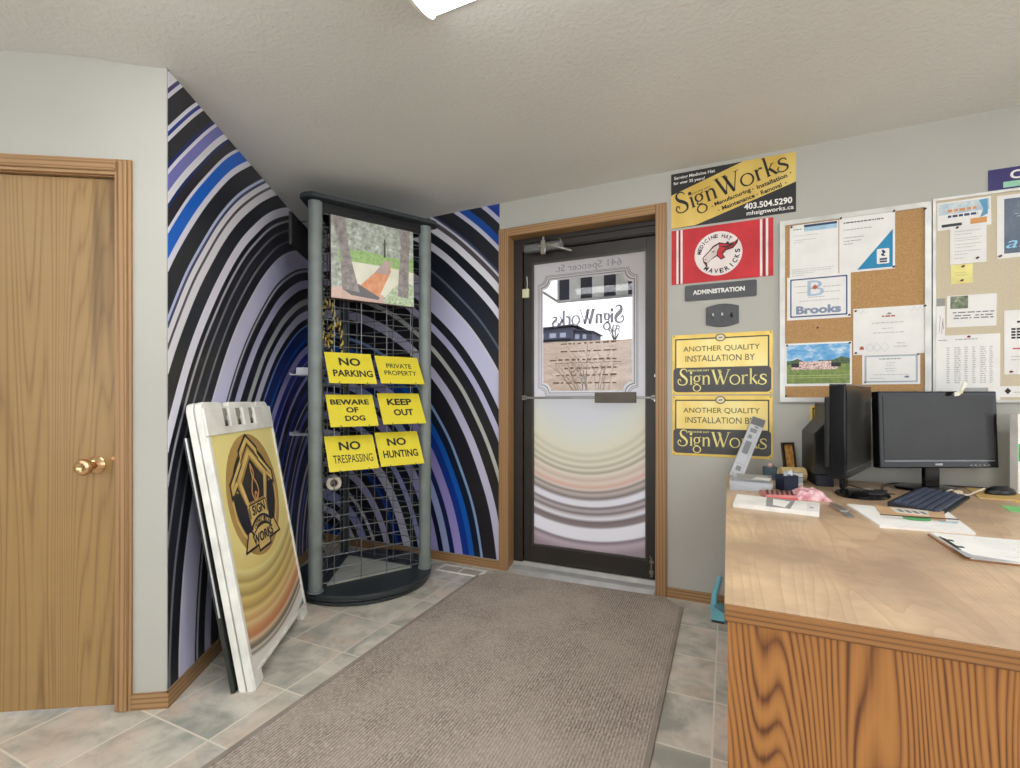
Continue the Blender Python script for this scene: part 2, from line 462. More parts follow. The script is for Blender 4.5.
def smooth_path(pts, n=6):
    out = []
    for i in range(len(pts) - 1):
        p0 = pts[max(i - 1, 0)]; p1 = pts[i]; p2 = pts[i + 1]; p3 = pts[min(i + 2, len(pts) - 1)]
        for k in range(n):
            t = k / n
            out.append(tuple(.5 * ((2 * b) + (-a + c) * t + (2 * a - 5 * b + 4 * c - d) * t * t + (-a + 3 * b - 3 * c + d) * t ** 3) for a, b, c, d in zip(p0, p1, p2, p3)))
    out.append(tuple(pts[-1])); return out
def ell(cx, cy, rx, ry, w0, w1, n=28):
    """closed ring with thick sides: list of (x, y, width)"""
    return [(cx + rx * math.cos(2 * PI * i / n), cy + ry * math.sin(2 * PI * i / n), w0 + (w1 - w0) * abs(math.cos(2 * PI * i / n))) for i in range(n + 1)]
_L = lambda x0, y0, x1, y1, w, w2=None: [(x0, y0, w), (x1, y1, w if w2 is None else w2)]
# the swashy roman wordmark: variable-width strokes on a 0..98 x -7.5..17.5 grid
WORDMARK = [
    smooth_path([(10.8, 13.6, .5), (9.8, 16, 1.0), (7, 17.2, 1.0), (4.2, 16.2, 1.5), (3.2, 13.4, 2.1), (4.8, 10.4, 2.6), (8, 8, 2.7), (10.4, 5, 2.3), (9.6, 1.2, 1.5), (5.6, -.4, 1.0), (1.6, .8, 1.0), (.2, 3.6, 1.1), (1.6, 6, 1.1), (3.4, 5.2, .9), (3.2, 3.6, .6)]),
    _L(15.4, 0, 15.4, 9.6, 1.9), _L(13.6, .25, 17.2, .25, .5), _L(13.6, 9.3, 15.4, 9.5, .5), ell(15.3, 12.9, .75, .75, 1.4, 1.4, 12),
    ell(21.8, 6.3, 3.0, 3.1, .7, 1.7), smooth_path([(24, 8.6, .7), (25.4, 9.8, .8), (26.6, 9.4, .6)]), smooth_path([(19.8, 3.4, .8), (18.9, 1.8, .9), (20.4, .9, 1.0), (23.6, .6, 1.0)]), ell(21.9, -3.6, 4.1, 3.5, .7, 1.3),
    _L(29.4, 0, 29.4, 9.6, 1.9), _L(27.7, .25, 31.1, .25, .5), _L(27.7, 9.3, 29.4, 9.5, .5), smooth_path([(29.8, 6.8, .6), (31.6, 9.0, .9), (33.8, 9.2, 1.5), (35.2, 7.2, 1.9), (35.3, 0, 1.9)]), _L(33.6, .25, 37, .25, .5),
    _L(39.6, 15.6, 44.6, 0, 2.3), _L(44.6, 0, 49.0, 14.2, .8), _L(46.4, 15.6, 51.4, 0, 2.3), _L(51.4, 0, 57, 15.6, .8), _L(37.6, 15.4, 42, 15.4, .5), _L(44.4, 15.4, 48.6, 15.4, .5), _L(55, 15.4, 59, 15.4, .5),
    ell(63.6, 4.8, 5.0, 4.9, .8, 1.5),
    _L(72.2, 0, 72.2, 9.6, 1.9), _L(70.4, .25, 74, .25, .5), _L(70.4, 9.3, 72.2, 9.5, .5), smooth_path([(72.6, 6.6, .6), (74, 8.8, .9), (75.8, 9.4, 1.4), (77, 8.6, 1.5)]),
    _L(80.4, 0, 80.4, 16.2, 1.9), _L(78.6, .25, 82.2, .25, .5), _L(78.6, 15.9, 80.4, 16.1, .5), _L(80.8, 4.6, 85.4, 9.4, .8), _L(82.2, 6.2, 86.8, 0, 2.0), _L(84, 9.3, 87, 9.3, .5), _L(85.4, .25, 88.6, .25, .5),
    smooth_path([(96.4, 7.6, .7), (95.6, 9.4, .9), (93, 9.9, 1.0), (90.8, 8.8, 1.5), (91, 6.6, 1.9), (93.8, 4.8, 2.0), (96, 2.8, 1.7), (94.8, .4, 1.1), (91.4, -.4, .9), (88.8, .8, .9), (88.2, 2.8, 1.0), (89.6, 4.2, .8)]),
]
def wordmark(mb, x0, z0, w, y, rot=0.0, mirror=False, zs=1.0, gain=1.0):
    k = w / 97.0; c, sn = math.cos(rot), math.sin(rot)
    def T(px, py):
        a, b = px * k, py * k * zs
        if mirror: a = -a
        return (x0 + a * c - b * sn, y, z0 + a * sn + b * c)
    for st in WORDMARK:
        Lp, Rp = [], []
        for i, (px, py, wd) in enumerate(st):
            if abs(st[0][0] - st[-1][0]) < 1e-6 and abs(st[0][1] - st[-1][1]) < 1e-6 and len(st) > 8:
                a = st[(i - 1) % (len(st) - 1)] if i else st[-2]; b = st[(i + 1) % (len(st) - 1)] if i < len(st) - 1 else st[1]
            else: a = st[max(i - 1, 0)]; b = st[min(i + 1, len(st) - 1)]
            dx, dy = b[0] - a[0], b[1] - a[1]; l = math.hypot(dx, dy) or 1
            nx, ny = -dy / l * wd * gain / 2, dx / l * wd * gain / 2
            Lp.append(T(px + nx, py + ny)); Rp.append(T(px - nx, py - ny))
        vl = [mb.bm.verts.new(p) for p in Lp]; vr = [mb.bm.verts.new(p) for p in Rp]
        for i in range(len(st) - 1):
            q = [vr[i], vr[i + 1], vl[i + 1], vl[i]]
            mb.bm.faces.new(q[::-1] if mirror else q)
    return mb
def line(mb, pts, w, y, closed=False):
    """a printed line of constant width along (x, z) points"""
    pts = [Vector((a, b, 0)) for a, b in pts]; k = len(pts)
    for i in range(k if closed else k - 1):
        a, b = pts[i], pts[(i + 1) % k]; d = (b - a).normalized(); nv = Vector((-d.y, d.x, 0)) * w / 2; e = d * w * .35
        mb.face([(v.x, y, v.y) for v in (a - nv - e, b - nv + e, b + nv + e, a + nv - e)])
    return mb
def rrect(x0, x1, z0, z1, r, n=5):
    o = []
    for cx, cz, a in ((x1 - r, z0 + r, -90), (x1 - r, z1 - r, 0), (x0 + r, z1 - r, 90), (x0 + r, z0 + r, 180)):
        for i in range(n + 1):
            t = R(a + 90 * i / n); o.append((cx + r * math.cos(t), cz + r * math.sin(t)))
    return o
def notched(x0, x1, z0, z1, r, n=6):
    """rectangle whose corners are scooped inwards, counter-clockwise"""
    o = []
    for cx, cz, a in ((x1, z0, 180), (x1, z1, 270), (x0, z1, 0), (x0, z0, 90)):
        for i in range(n + 1):
            t = R(a - 90 * i / n); o.append((cx + r * math.cos(t), cz + r * math.sin(t)))
    return o
def ring(mb, a, b, y):
    n = len(a)
    va = [mb.bm.verts.new((x, y, z)) for x, z in a]; vb = [mb.bm.verts.new((x, y, z)) for x, z in b]
    for i in range(n): mb.bm.faces.new([va[i], va[(i + 1) % n], vb[(i + 1) % n], vb[i]])
    return mb
def circ(cx, cz, rx, rz=None, n=40, a0=0, a1=360):
    rz = rx if rz is None else rz
    k = n if a1 - a0 >= 360 else n + 1
    return [(cx + rx * math.cos(R(a0 + (a1 - a0) * i / n)), cz + rz * math.sin(R(a0 + (a1 - a0) * i / n))) for i in range(k)]

# ------------------------------------------------------------------ the setting
BACK = 2.875                                 # room face of the entrance wall
P = Vector((-1.881, 1.078, 0)); ANG = 31     # outside corner of the angled wall
nn = Vector((math.cos(R(ANG)), math.sin(R(ANG)), 0)); mm = Vector((-math.sin(R(ANG)), math.cos(R(ANG)), 0))
DL = (BACK - P.y) / mm.y                     # length of the angled wall
CORNER = P + mm * DL
A2 = P - nn * 2.1                            # far end of the wall with the wooden door
def seg_dist(p, a, b):
    d = b - a; t = max(0, min(1, (p - a).dot(d) / d.dot(d))); return (p - a - d * t).length
def ceil_z(x, y):
    p = Vector((x, y, 0))
    return 2.442 - max(.09 * math.exp(-(seg_dist(p, P, CORNER) / .5) ** 2), .068 * math.exp(-(seg_dist(p, P, A2) / .5) ** 2)) * (1 - .0 * x)

f = MB(); f.slab([(-4.2, -2.7), (3.4, -2.7), (3.4, 3.1), (-4.2, 3.1)], -.1, 0)
struct(f.build('floor', M['tile']))
c = MB(); NX, NY = 76, 58
g = [[c.bm.verts.new((-4.2 + 7.6 * i / NX, -2.7 + 5.8 * j / NY, ceil_z(-4.2 + 7.6 * i / NX, -2.7 + 5.8 * j / NY))) for j in range(NY + 1)] for i in range(NX + 1)]
for i in range(NX):
    for j in range(NY): c.bm.faces.new([g[i][j], g[i][j + 1], g[i + 1][j + 1], g[i + 1][j]])
co = c.build('ceiling', M['ceiling'], smooth='keep')
for p_ in co.data.polygons: p_.use_smooth = True
struct(co)
OX0, OX1, OZ = -1.33, -.37, 2.215            # doorway in the entrance wall
b = MB()
b.box(CORNER.x - .3, OX0, BACK, BACK + .16, 0, 2.5); b.box(OX1, 3.4, BACK, BACK + .16, 0, 2.5); b.box(OX0, OX1, BACK, BACK + .16, OZ, 2.5)
struct(b.build('wall_back', M['wall']))
b = MB(); b.box(.12, DL + .1, 0, .12, 0, 2.5)
wd_ = struct(b.build('wall_diagonal', M['wall'], loc=P, rot=(0, 0, R(ANG + 90))))
# wall with the wooden door: local x runs to the right, the room lies at -y
DX0, DX1, DZ = -1.007, -.165, 1.95
b = MB(); b.box(-2.1, DX0, 0, .12, 0, 2.5); b.box(DX1, 0, 0, .12, 0, 2.5); b.box(DX0, DX1, 0, .12, DZ, 2.5)
struct(b.build('wall_left', M['wall'], loc=P, rot=(0, 0, R(ANG))))
b = MB(); b.box(-3.78, -3.66, -2.6, .05, 0, 2.5); struct(b.build('wall_far_left', M['wall']))
b = MB(); b.box(3.3, 3.42, -2.6, -2.3, 0, 2.5); b.box(3.3, 3.42, 2.3, BACK + .16, 0, 2.5); b.box(3.3, 3.42, -2.3, 2.3, 0, .55); b.box(3.3, 3.42, -2.3, 2.3, 2.3, 2.5); struct(b.build('wall_right', M['wall']))
b = MB()
for y0, y1 in ((-2.3, -2.24), (-.80, -.74), (.74, .80), (2.24, 2.3)): b.box(3.32, 3.40, y0, y1, .55, 2.3)
for z0, z1 in ((.55, .61), (2.24, 2.3)): b.box(3.325, 3.395, -2.3, 2.3, z0, z1)
w2_ = struct(b.build('added_window_2', M['white']))  # window added out of view, lets side daylight onto the mural
b = MB(); b.box(3.357, 3.363, -2.24, 2.24, .61, 2.24); b.build('added_window_glass', M['glass'], w2_)
b = MB(); b.box(-3.78, -2.6, -2.72, -2.6, 0, 2.5); b.box(2.6, 3.42, -2.72, -2.6, 0, 2.5); b.box(-2.6, 2.6, -2.72, -2.6, 0, .55); b.box(-2.6, 2.6, -2.72, -2.6, 2.25, 2.5); struct(b.build('wall_front', M['wall']))
b = MB()
for x0, x1 in ((-2.6, -2.54), (-.9, -.84), (.84, .9), (2.54, 2.6)): b.box(x0, x1, -2.70, -2.62, .55, 2.25)
for z0, z1 in ((.55, .61), (2.19, 2.25)): b.box(-2.6, 2.6, -2.695, -2.625, z0, z1)
w1 = struct(b.build('added_window_1', M['white']))  # window added behind the camera to fill the room with sky light
b = MB(); b.box(-2.54, 2.54, -2.665, -2.659, .61, 2.19); b.build('added_window_glass', M['glass'], w1)

# mural, two printed sheets meeting in the corner
def ceil_edge(frame_pts): return [(x, ceil_z(*q) - .004) for x, q in frame_pts]
N = 14
top = [(s_, ceil_z(*(P + mm * s_ + nn * .002).xy) - .003) for s_ in [.006 + (DL - .016) * i / N for i in range(N + 1)]]
b = MB(); b.prism([(.006, .062), (DL - .01, .062)] + top[::-1], -.0022, -.0004)
m1 = b.build('wall_mural', mural_mat('swirl_print_angled', DL, .887, .096, left_bands), loc=P, rot=(0, 0, R(ANG + 90)))
tag(m1, 'blue, black and white swirl mural covering the angled wall behind the white sandwich board', 'mural')
xs = [CORNER.x + .012 + (-1.386 - CORNER.x - .012) * i / 8 for i in range(9)]
b = MB(); b.prism([(xs[0], .062), (xs[-1], .062)] + [(x, ceil_z(x, BACK) - .003) for x in xs[::-1]], BACK - .0022, BACK - .0004)
m2 = b.build('wall_mural', mural_mat('swirl_print_back', CORNER.x, .6, -.25, right_bands))
tag(m2, 'narrower blue, black and white swirl mural between the sign rack and the entrance door', 'mural')

# baseboards
def base(name, x0, x1, mat, loc, rz):
    q = MB(); q.prism([(x0, 0), (x1, 0), (x1, .058), (x0, .058)], -.012, 0)
    return struct(q.build(name, mat, loc=loc, rot=(0, 0, rz)))
base('baseboard_left', -.118, .011, M['oak_x'], P, R(ANG))
base('baseboard_diagonal', -.011, DL - .02, M['oak_x'], P, R(ANG + 90))
q = MB(); q.box(CORNER.x + .02, -1.388, BACK - .012, BACK, 0, .058); q.box(-.318, 3.28, BACK - .012, BACK, 0, .058)
struct(q.build('baseboard_back', M['oak_x']))

# wooden door, its casing and knob
q = MB(); cw = .06
for x0, x1 in ((DX0 - cw, DX0 + .004), (DX1 - .004, DX1 + cw - .01)):
    q.prism([(x0, 0), (x1, 0), (x1, 2.004 if 0 else DZ + .052), (x0, DZ + .052)], -.012, 0)
    q.box(x0 + .012, x1 - .012, -.019, -.012, 0, DZ + .042, .003, 1)
q.box(DX0, DX0 + .008, 0, .11, 0, DZ); q.box(DX1 - .008, DX1, 0, .11, 0, DZ); t1_ = struct(q.build('trim_1', M['oak'], loc=P, rot=(0, 0, R(ANG))))
q = MB(); q.box(DX0 + .008, DX1 - .008, 0, .11, DZ - .008, DZ); q.box(DX0 + .004, DX1 - .004, -.012, 0, DZ - .004, DZ + .052); q.box(DX0, DX1, -.019, -.012, DZ + .008, DZ + .042, .003, 1)
q.build('head_casing', M['oak_x'], t1_)
q = MB(); q.box(DX0 + .011, DX1 - .012, .012, .05, .012, DZ - .011, .002, 1)
d1 = struct(q.build('door_1', M['door_wood'], loc=P, rot=(0, 0, R(ANG))))
kx, kz = -.246, .893
rm = Matrix.Translation((kx, .012, kz)) @ Matrix.Rotation(R(90), 4, 'X')
q = MB(); q.lathe([(0, 0), (.033, 0), (.033, .004), (.026, .011), (.014, .016), (.0125, .036), (.02, .044), (.0285, .054), (.0295, .064), (.025, .072), (.016, .0745), (.012, .072), (0, .072)], 28, mx=rm)
k_ = q.build('door_knob', M['brass'], d1, True); k_['label'] = 'brass door knob'
q = MB(); q.box(DX1 - .0125, DX1 - .0085, .004, .03, kz - .03, kz + .03, .0008, 1); q.box(DX1 - .03, DX1 - .0118, .0095, .012, kz + .018, kz + .028)
q.build('latch_plate', M['brass'], d1)['label'] = 'brass latch plate'

# entrance: casing, dark metal frame, door leaf
q = MB()
for x0, x1 in ((-1.386, -1.317), (-.382, -.318)):
    q.box(x0, x1, BACK - .018, BACK, 0, 2.262, .004, 2)
q.box(OX0, -1.317, BACK, BACK + .075, 0, 2.206); q.box(-.382, OX1, BACK, BACK + .075, 0, 2.206); t2_ = struct(q.build('trim_2', M['oak']))
q = MB(); q.box(OX0, OX1, BACK, BACK + .075, 2.206, OZ); q.box(-1.317, -.382, BACK - .018, BACK, 2.206, 2.262, .004, 2); q.build('head_casing', M['oak_x'], t2_)
q = MB()
FY0, FY1 = BACK + .075, BACK + .158
q.box(OX0, -1.252, FY0, FY1, 0, OZ); q.box(-.385, OX1, FY0, FY1, 0, OZ); q.box(-1.252, -.385, FY0, FY1, 2.122, OZ)
q.box(-1.252, -1.244, FY0 + .045, FY1, 0, 2.122); q.box(-1.252, -.385, FY0 + .045, FY1, 2.116, 2.122)
q.box(-1.252, -.385, FY0 - .012, FY0, 2.128, 2.136); q.box(-1.252, -.385, FY0 - .012, FY0, 2.172, 2.18)
struct(q.build('trim_3', M['bronze']))
q = MB(); q.prism([(0, 0), (.20, 0), (.20, .05), (.115, .05), (.09, .03), (.04, .022), (0, .004)], 0, .93)
th = struct(q.build('trim_4', M['aluminium'], loc=(-1.317, BACK - .02, 0), rot=(0, 0, 0)))
th.matrix_world = Matrix(((0, 1, 0, -1.316), (1, 0, 0, BACK - .035), (0, 0, 1, 0), (0, 0, 0, 1)))

d2 = bpy.data.objects.new('door_2', None); col.objects.link(d2); struct(d2); d2.location = (0, 0, 0)
LX0, LX1, LZ0, LZ1, LY0, LY1 = -1.246, -.392, .053, 2.114, 2.962, 3.004
GX0, GX1, GZ0, GZ1 = -1.19, -.446, .16, 2.042
q = MB(); q.box(LX0, GX0, LY0, LY1, LZ0, LZ1, .002, 1); q.box(GX1, LX1, LY0, LY1, LZ0, LZ1, .002, 1); q.box(GX0, GX1, LY0, LY1, GZ1, LZ1); q.box(GX0, GX1, LY0, LY1, LZ0, GZ0)
q.build('door_frame', M['bronze'], d2)
q = MB(); q.box(GX0, GX0 + .008, LY0 + .004, LY1 - .01, GZ0, GZ1); q.box(GX1 - .008, GX1, LY0 + .004, LY1 - .01, GZ0, GZ1); q.box(GX0 + .008, GX1 - .008, LY0 + .004, LY1 - .01, GZ0, GZ0 + .01)
q.box(GX0 + .008, GX1 - .008, LY0 + .004, LY1 - .01, GZ1 - .008, GZ1)
q.build('glazing_bead', M['bronze_light'], d2)
q = MB(); q.box(GX0 + .002, GX1 - .002, 2.984, 2.990, GZ0 + .002, GZ1 - .002); q.build('glass_pane', M['tinted_glass'], d2)
# white film with a scooped clear window
FYV = 2.9828
q = MB()
WX0, WX1, WZ0, WZ1 = -1.117, -.535, 1.19, 1.915
inner_s = notched(WX0, WX1, WZ0, WZ1, .055)
outer = [(GX0 + .008, 1.142), (GX1 - .008, 1.142), (GX1 - .008, GZ1 - .008), (GX0 + .008, GZ1 - .008)]
vo = [q.bm.verts.new((x, FYV, z)) for x, z in outer]; vi = [q.bm.verts.new((x, FYV, z)) for x, z in inner_s]
es = [q.bm.edges.new((vo[i], vo[(i + 1) % 4])) for i in range(4)] + [q.bm.edges.new((vi[i], vi[(i + 1) % len(vi)])) for i in range(len(vi))]
bmesh.ops.triangle_fill(q.bm, use_beauty=True, use_dissolve=False, edges=es)
q.build('frosted_film', M['film_white'], d2)
q = MB(); q.rect(GX0 + .008, GX1 - .008, GZ0 + .01, 1.138, FYV); q.build('printed_film', M['film_swirl'], d2)['label'] = 'cream and grey swirl printed film'
q = MB()
for o_, t_ in ((.012, .004), (.026, .0025), (.034, .0025)):
    ring(q, notched(WX0 - o_, WX1 + o_, WZ0 - o_, WZ1 + o_, .055), notched(WX0 - o_ - t_, WX1 + o_ + t_, WZ0 - o_ - t_, WZ1 + o_ + t_, .055), FYV - .0006)
q.build('border_line', film('grey_border_film', lambda s: (128, 122, 128)), d2)
q = MB(); letter(q, '641 Spencer St.', -.815, 1.985, .43, .058, FYV - .0006, .0, R(0), True)
wordmark(q, -.585, 1.615, .47, FYV - .0003, 0, True, 1.25, 1.9)
q.build('door_lettering', film('grey_letter_film', lambda s: (170, 168, 178), .3), d2)
q = MB(); random.seed(5)
for i, z in enumerate((1.49, 1.44, 1.385, 1.33, 1.285, 1.235)):
    x = -.63
    lim = (-.98, -.96, -1.05, -.98, -1.03, -1.06)[i]
    while x > lim:
        w_ = random.uniform(.012, .05); q.rect(x - w_, x, z, z + random.choice((.008, .010, .012)), FYV - .0003); x -= w_ + random.uniform(.008, .02)
q.rect(-1.04, -.60, 1.368, 1.371, FYV - .0003)
q.build('faint_lettering', film('brown_letter_film', lambda s: (150, 130, 114)), d2)
# push bar
q = MB(); q.box(LX0 - .0, LX1, 2.925, 2.937, 1.137, 1.152, .003, 1); q.box(LX0, LX0 + .02, 2.925, 2.962, 1.13, 1.159); q.box(LX1 - .02, LX1, 2.925, 2.962, 1.13, 1.159)
pb = q.build('push_bar', flat((150, 148, 144), .35, .5), d2)
q = MB(); q.box(-.752, -.498, 2.912, 2.9245, 1.112, 1.178, .004, 2); q.build('push_pad', flat((88, 80, 70), .45, .2), pb)
# closer
q = MB(); q.box(-1.225, -.955, 2.90, 2.945, 2.098, 2.152, .012, 3)
cl = q.build('door_closer', flat((120, 122, 124), .35, .4), d2, True)
q = MB(); q.box(-1.10, -1.065, 2.884, 2.899, 2.068, 2.16, .004, 1); q.box(-1.12, -.98, 2.888, 2.8995, 2.112, 2.134, .004, 1)
q.tube([(-1.06, 2.884, 2.128), (-.99, 2.888, 2.108), (-.90, 2.92, 2.078)], .0075, 8); q.tube([(-.965, 2.889, 2.11), (-.962, 2.889, 2.15), (-.975, 2.889, 2.155)], .005, 6)
q.tube([(-1.082, 2.891, 2.155), (-1.082, 2.891, 2.18)], .009, 10)
q.build('closer_arm', M['steel'], cl, True)
# door sensor and its cable, floor bolt
q = MB(); q.box(-1.252, -1.206, 2.942, 2.9615, 1.812, 1.872, .004, 2); sn_ = q.build('alarm_contact', flat((222, 218, 180), .5), d2)
q = MB(); q.tube([(-1.222, 2.955, 1.872), (-1.22, 2.957, 1.91), (-1.224, 2.957, 1.955)], .0022, 6); q.build('contact_cable', M['white'], sn_)
q = MB(); q.tube([(-.415, 2.955, .07), (-.415, 2.955, .185)], .007, 8); q.box(-.428, -.402, 2.952, 2.9615, .085, .11, .002, 1); q.box(-.428, -.402, 2.952, 2.9615, .15, .17, .002, 1)
q.tube([(-.415, 2.955, .18), (-.425, 2.946, .20)], .005, 8)
q.build('floor_bolt', M['steel'], d2, True)
q = MB(); q.box(-.398, -.386, 2.935, 2.961, 1.265, 1.285, .002, 1); q.box(-.401, -.386, 2.935, 2.961, 1.12, 1.16, .002, 1); q.build('lock_bolt', M['steel'], d2)

# ------------------------------------------------------------------ ceiling lights
def lamp_mat():
    s = NT('lit_lamp_lens'); e = s.n('ShaderNodeEmission'); e.inputs[0].default_value = (.97, .985, 1, 1); e.inputs[1].default_value = LAMP
    s.link(e.outputs[0], s.out.inputs[0]); return s.m
M['lens'] = lamp_mat()
def fixture(x, y, label, group=None):
    t = thing('ceiling_light', label, 'light', (x, y, ceil_z(x, y)), group=group)
    q = MB(); q.box(-.62, .62, -.115, .115, -.03, 0, .004, 1)
    q.build('light_housing', M['white'], t)
    q = MB(); n = 10
    pr = [(.10 * math.cos(PI + PI * i / n), -.0305 - .042 * math.sin(PI * i / n)) for i in range(n + 1)]
    a = [q.bm.verts.new((-.60, yy, zz)) for yy, zz in pr]; b_ = [q.bm.verts.new((.60, yy, zz)) for yy, zz in pr]
    for i in range(n): q.bm.faces.new([a[i], a[i + 1], b_[i + 1], b_[i]])
    q.bm.faces.new(a[::-1]); q.bm.faces.new(b_)
    q.build('light_lens', M['lens'], t)
    for sx in (-1, 1):
        q = MB(); q.prism([(yy * 1.08, zz * 1.06) for yy, zz in pr] + [(.108, -.030), (-.108, -.030)], -.006, .006)
        q.build('end_cap', M['white_plastic'], t, loc=(sx * .607, 0, 0), rot=(0, 0, R(90)))
    return t
fixture(-.285, 1.238, 'white fluorescent strip light on the ceiling, at the top edge of the photo')
for lx, ly, w_ in ((1.75, 1.19, 'right of the desk, over the room'), (-1.0, .55, 'above and left of the camera'), (1.6, -.75, 'behind the camera, right'), (-2.6, -1.3, 'behind the camera, by the far left wall')):  # extra fixtures out of view, added to brighten the room
    fixture(lx, ly, 'added unseen white fill strip light on the ceiling ' + w_)

# ------------------------------------------------------------------ outside, seen through the glass
def field_mat():
    s = NT('dry_grass'); v = s.coord((1, .3, 1)); a = s.noise(v, 1.3, 6, .7); b_ = s.noise(s.coord(), .18, 3)
    c_ = s.ramp(a, [(.3, (116, 98, 82)), (.5, (144, 126, 108)), (.7, (166, 148, 130))])
    return s.fin(s.mix(s.math('MULTIPLY', b_, .5), c_, (140, 116, 102)), .95, 0, .1)
q = MB(); n = 40; gx = [-70 + 90 * i / n for i in range(n + 1)]; gy = [3.3, 4.5, 6.5, 9, 13, 18, 24, 32, 42, 52, 60, 66, 80]
def hill_z(x, y):
    t_ = max(0, min(1, (y - 4.5) / 56)); return -.1 + 8.9 * (t_ ** .85) - (max(0, y - 62) * .12) + .12 * math.sin(x * .5 + y * .3) * min(1, y / 20)
rows = [[q.bm.verts.new((x, y, hill_z(x, y))) for x in gx] for y in gy]
for j in range(len(gy) - 1):
    for i in range(n): q.bm.faces.new([rows[j][i], rows[j][i + 1], rows[j + 1][i + 1], rows[j + 1][i]])
struct(q.build('hillside', field_mat(), smooth=True))
hs = thing('house', 'dark low house on the dry hillside, seen through the glass door', 'house', (-19.4, 60, 8.55))
navy = flat((64, 66, 84), .7); hw = flat((150, 156, 172), .4); hd = flat((44, 44, 58), .7)
q = MB(); q.box(-4.2, 1.1, 0, 5, 0, 2.05); q.box(1.1, 3.5, .4, 5, -.1, 1.55); q.build('house_wall', navy, hs)
q = MB(); q.prism([(-4.6, 1.95), (1.5, 2.25), (1.5, 2.4), (-4.6, 2.15)], -.5, 5.2); q.prism([(1.1, 1.6), (3.8, 1.3), (3.8, 1.45), (1.1, 1.8)], -.1, 5.2); q.build('house_roof', hd, hs)
for x, z, w_ in ((-3.4, 1.1, .9), (-1.7, 1.1, .9), (-.3, 1.1, .8), (1.5, .85, .6), (2.5, .8, .5)):
    q = MB(); q.box(x - w_ / 2, x + w_ / 2, -.04 if x < 1.1 else .36, 0 if x < 1.1 else .4, z - .3, z + .3); q.build('house_window', hw, hs)
q = MB(); q.box(-3.8, .9, -.6, 0, .48, .60)
for i in range(7): q.box(-3.8 + i * .775, -3.75 + i * .775, -.58, -.52, 0, .48)
q.build('deck', hd, hs)
# awning over the doorway outside
aw = thing('awning', 'black and white striped awning outside above the glass door', 'awning', (-.95, BACK + .165, 2.62))
ax0, ax1, ay, az = -.42, 1.25, 1.0, -.36
blk = flat((44, 46, 60), .8); wht = flat((214, 214, 208), .8)
for nm, mt, ph in (('dark_stripe', blk, 0), ('light_stripe', wht, 1)):
    q = MB(); w_ = .102; k = 0; x = ax0
    while x < ax1:
        x2 = min(ax1, x + w_)
        if k % 2 == ph:
            q.box(x, x2, ay, ay + .012, az - .27, az)
            q.face([(x, .0, 0), (x2, .0, 0), (x2, ay, az), (x, ay, az)])
        x = x2; k += 1
    q.build(nm, mt, aw)
q = MB(); q.tube([(ax0, 0, -.6), (ax0, ay, az - .26)], .012); q.tube([(ax0, ay, az), (ax0, ay, az - .26)], .012); q.tube([(ax0, ay, az - .26), (ax1, ay, az - .26)], .012)
q.tube([(ax1, 0, -.6), (ax1, ay, az - .26)], .012)
q.build('awning_frame', flat((190, 190, 190), .5), aw)
def bush(x, y, h, lab, seed, n=18, thick=.007):
    random.seed(seed); q = MB(); z = hill_z(x, y)
    for i in range(n):
        a = random.uniform(0, 2 * PI); l = h * random.uniform(.6, 1); sp = random.uniform(.15, .75)
        p1 = (x + .06 * math.cos(a), y + .06 * math.sin(a), z - .05); p2 = (x + sp * .4 * h * math.cos(a), y + sp * .4 * h * math.sin(a), z + l * .55)
        p3 = (x + sp * h * .8 * math.cos(a + .3), y + sp * .8 * h * math.sin(a + .3), z + l)
        q.tube([p1, p2, p3], [thick, thick * .7, thick * .3], 5)
        for k in range(3):
            t_ = random.uniform(.3, .9); b0 = [p2[m_] + (p3[m_] - p2[m_]) * t_ for m_ in range(3)]
            q.tube([b0, (b0[0] + random.uniform(-.3, .3) * h, b0[1] + random.uniform(-.2, .2) * h, b0[2] + random.uniform(.1, .3) * h)], [thick * .4, thick * .2], 4)
    return tag(q.build('bare_shrub', flat((104, 88, 80), .9)), lab, 'shrub')
bush(-2.0, 7.6, 1.3, 'bare brown shrub at the bottom middle of the view through the door', 3)
bush(-.7, 9.0, 1.6, 'bare brown shrub at the bottom right of the view through the door', 4)
bush(-12.5, 58, 2.2, 'bare tree standing on the hill crest right of the dark house', 9, 22, .05)
q = MB(); q.tube([(-6.3, 50, hill_z(-6.3, 50) - .2), (-6.3, 50, hill_z(-6.3, 50) + 3.0)], .09); q.box(-6.9, -5.7, 49.95, 50.05, hill_z(-6.3, 50) + 2.6, hill_z(-6.3, 50) + 2.72)
tag(q.build('utility_pole', flat((86, 70, 60), .9)), 'thin dark pole on the hillside at the right of the view through the door', 'pole')

# ------------------------------------------------------------------ floor things
q = MB(); rx0, rx1, ry0, ry1 = -1.462, -.219, .32, 2.845
pts = [(rx0, ry0), (rx1, ry0), (rx1, ry1 - .10), (rx1 - .12, ry1), (rx0 + .16, ry1 - .03), (rx0 + .06, ry1 - .08), (rx0, ry1 - .15)]
q.slab(pts, 0, .008)
rug = thing('floor_mat', 'long brown-grey ribbed entrance mat on the tile floor', 'mat', (0, 0, 0))
q.build('mat_pile', M['rug'], rug)
q = MB()
m_ = [(x + (.02 if x < -1 else -.02), y) for x, y in pts]
for a_, b_ in (((rx0, ry0), (rx0, ry1 - .15)), ((rx1, ry0), (rx1, ry1 - .1))):
    d = .018 * (1 if a_[0] < -1 else -1)
    q.slab([(a_[0], a_[1]), (a_[0] + d, a_[1]), (b_[0] + d, b_[1]), (b_[0], b_[1])] if d > 0 else [(a_[0] + d, a_[1]), (a_[0], a_[1]), (b_[0], b_[1]), (b_[0] + d, b_[1])], .0079, .0095)
q.build('mat_border', M['rug_edge'], rug)
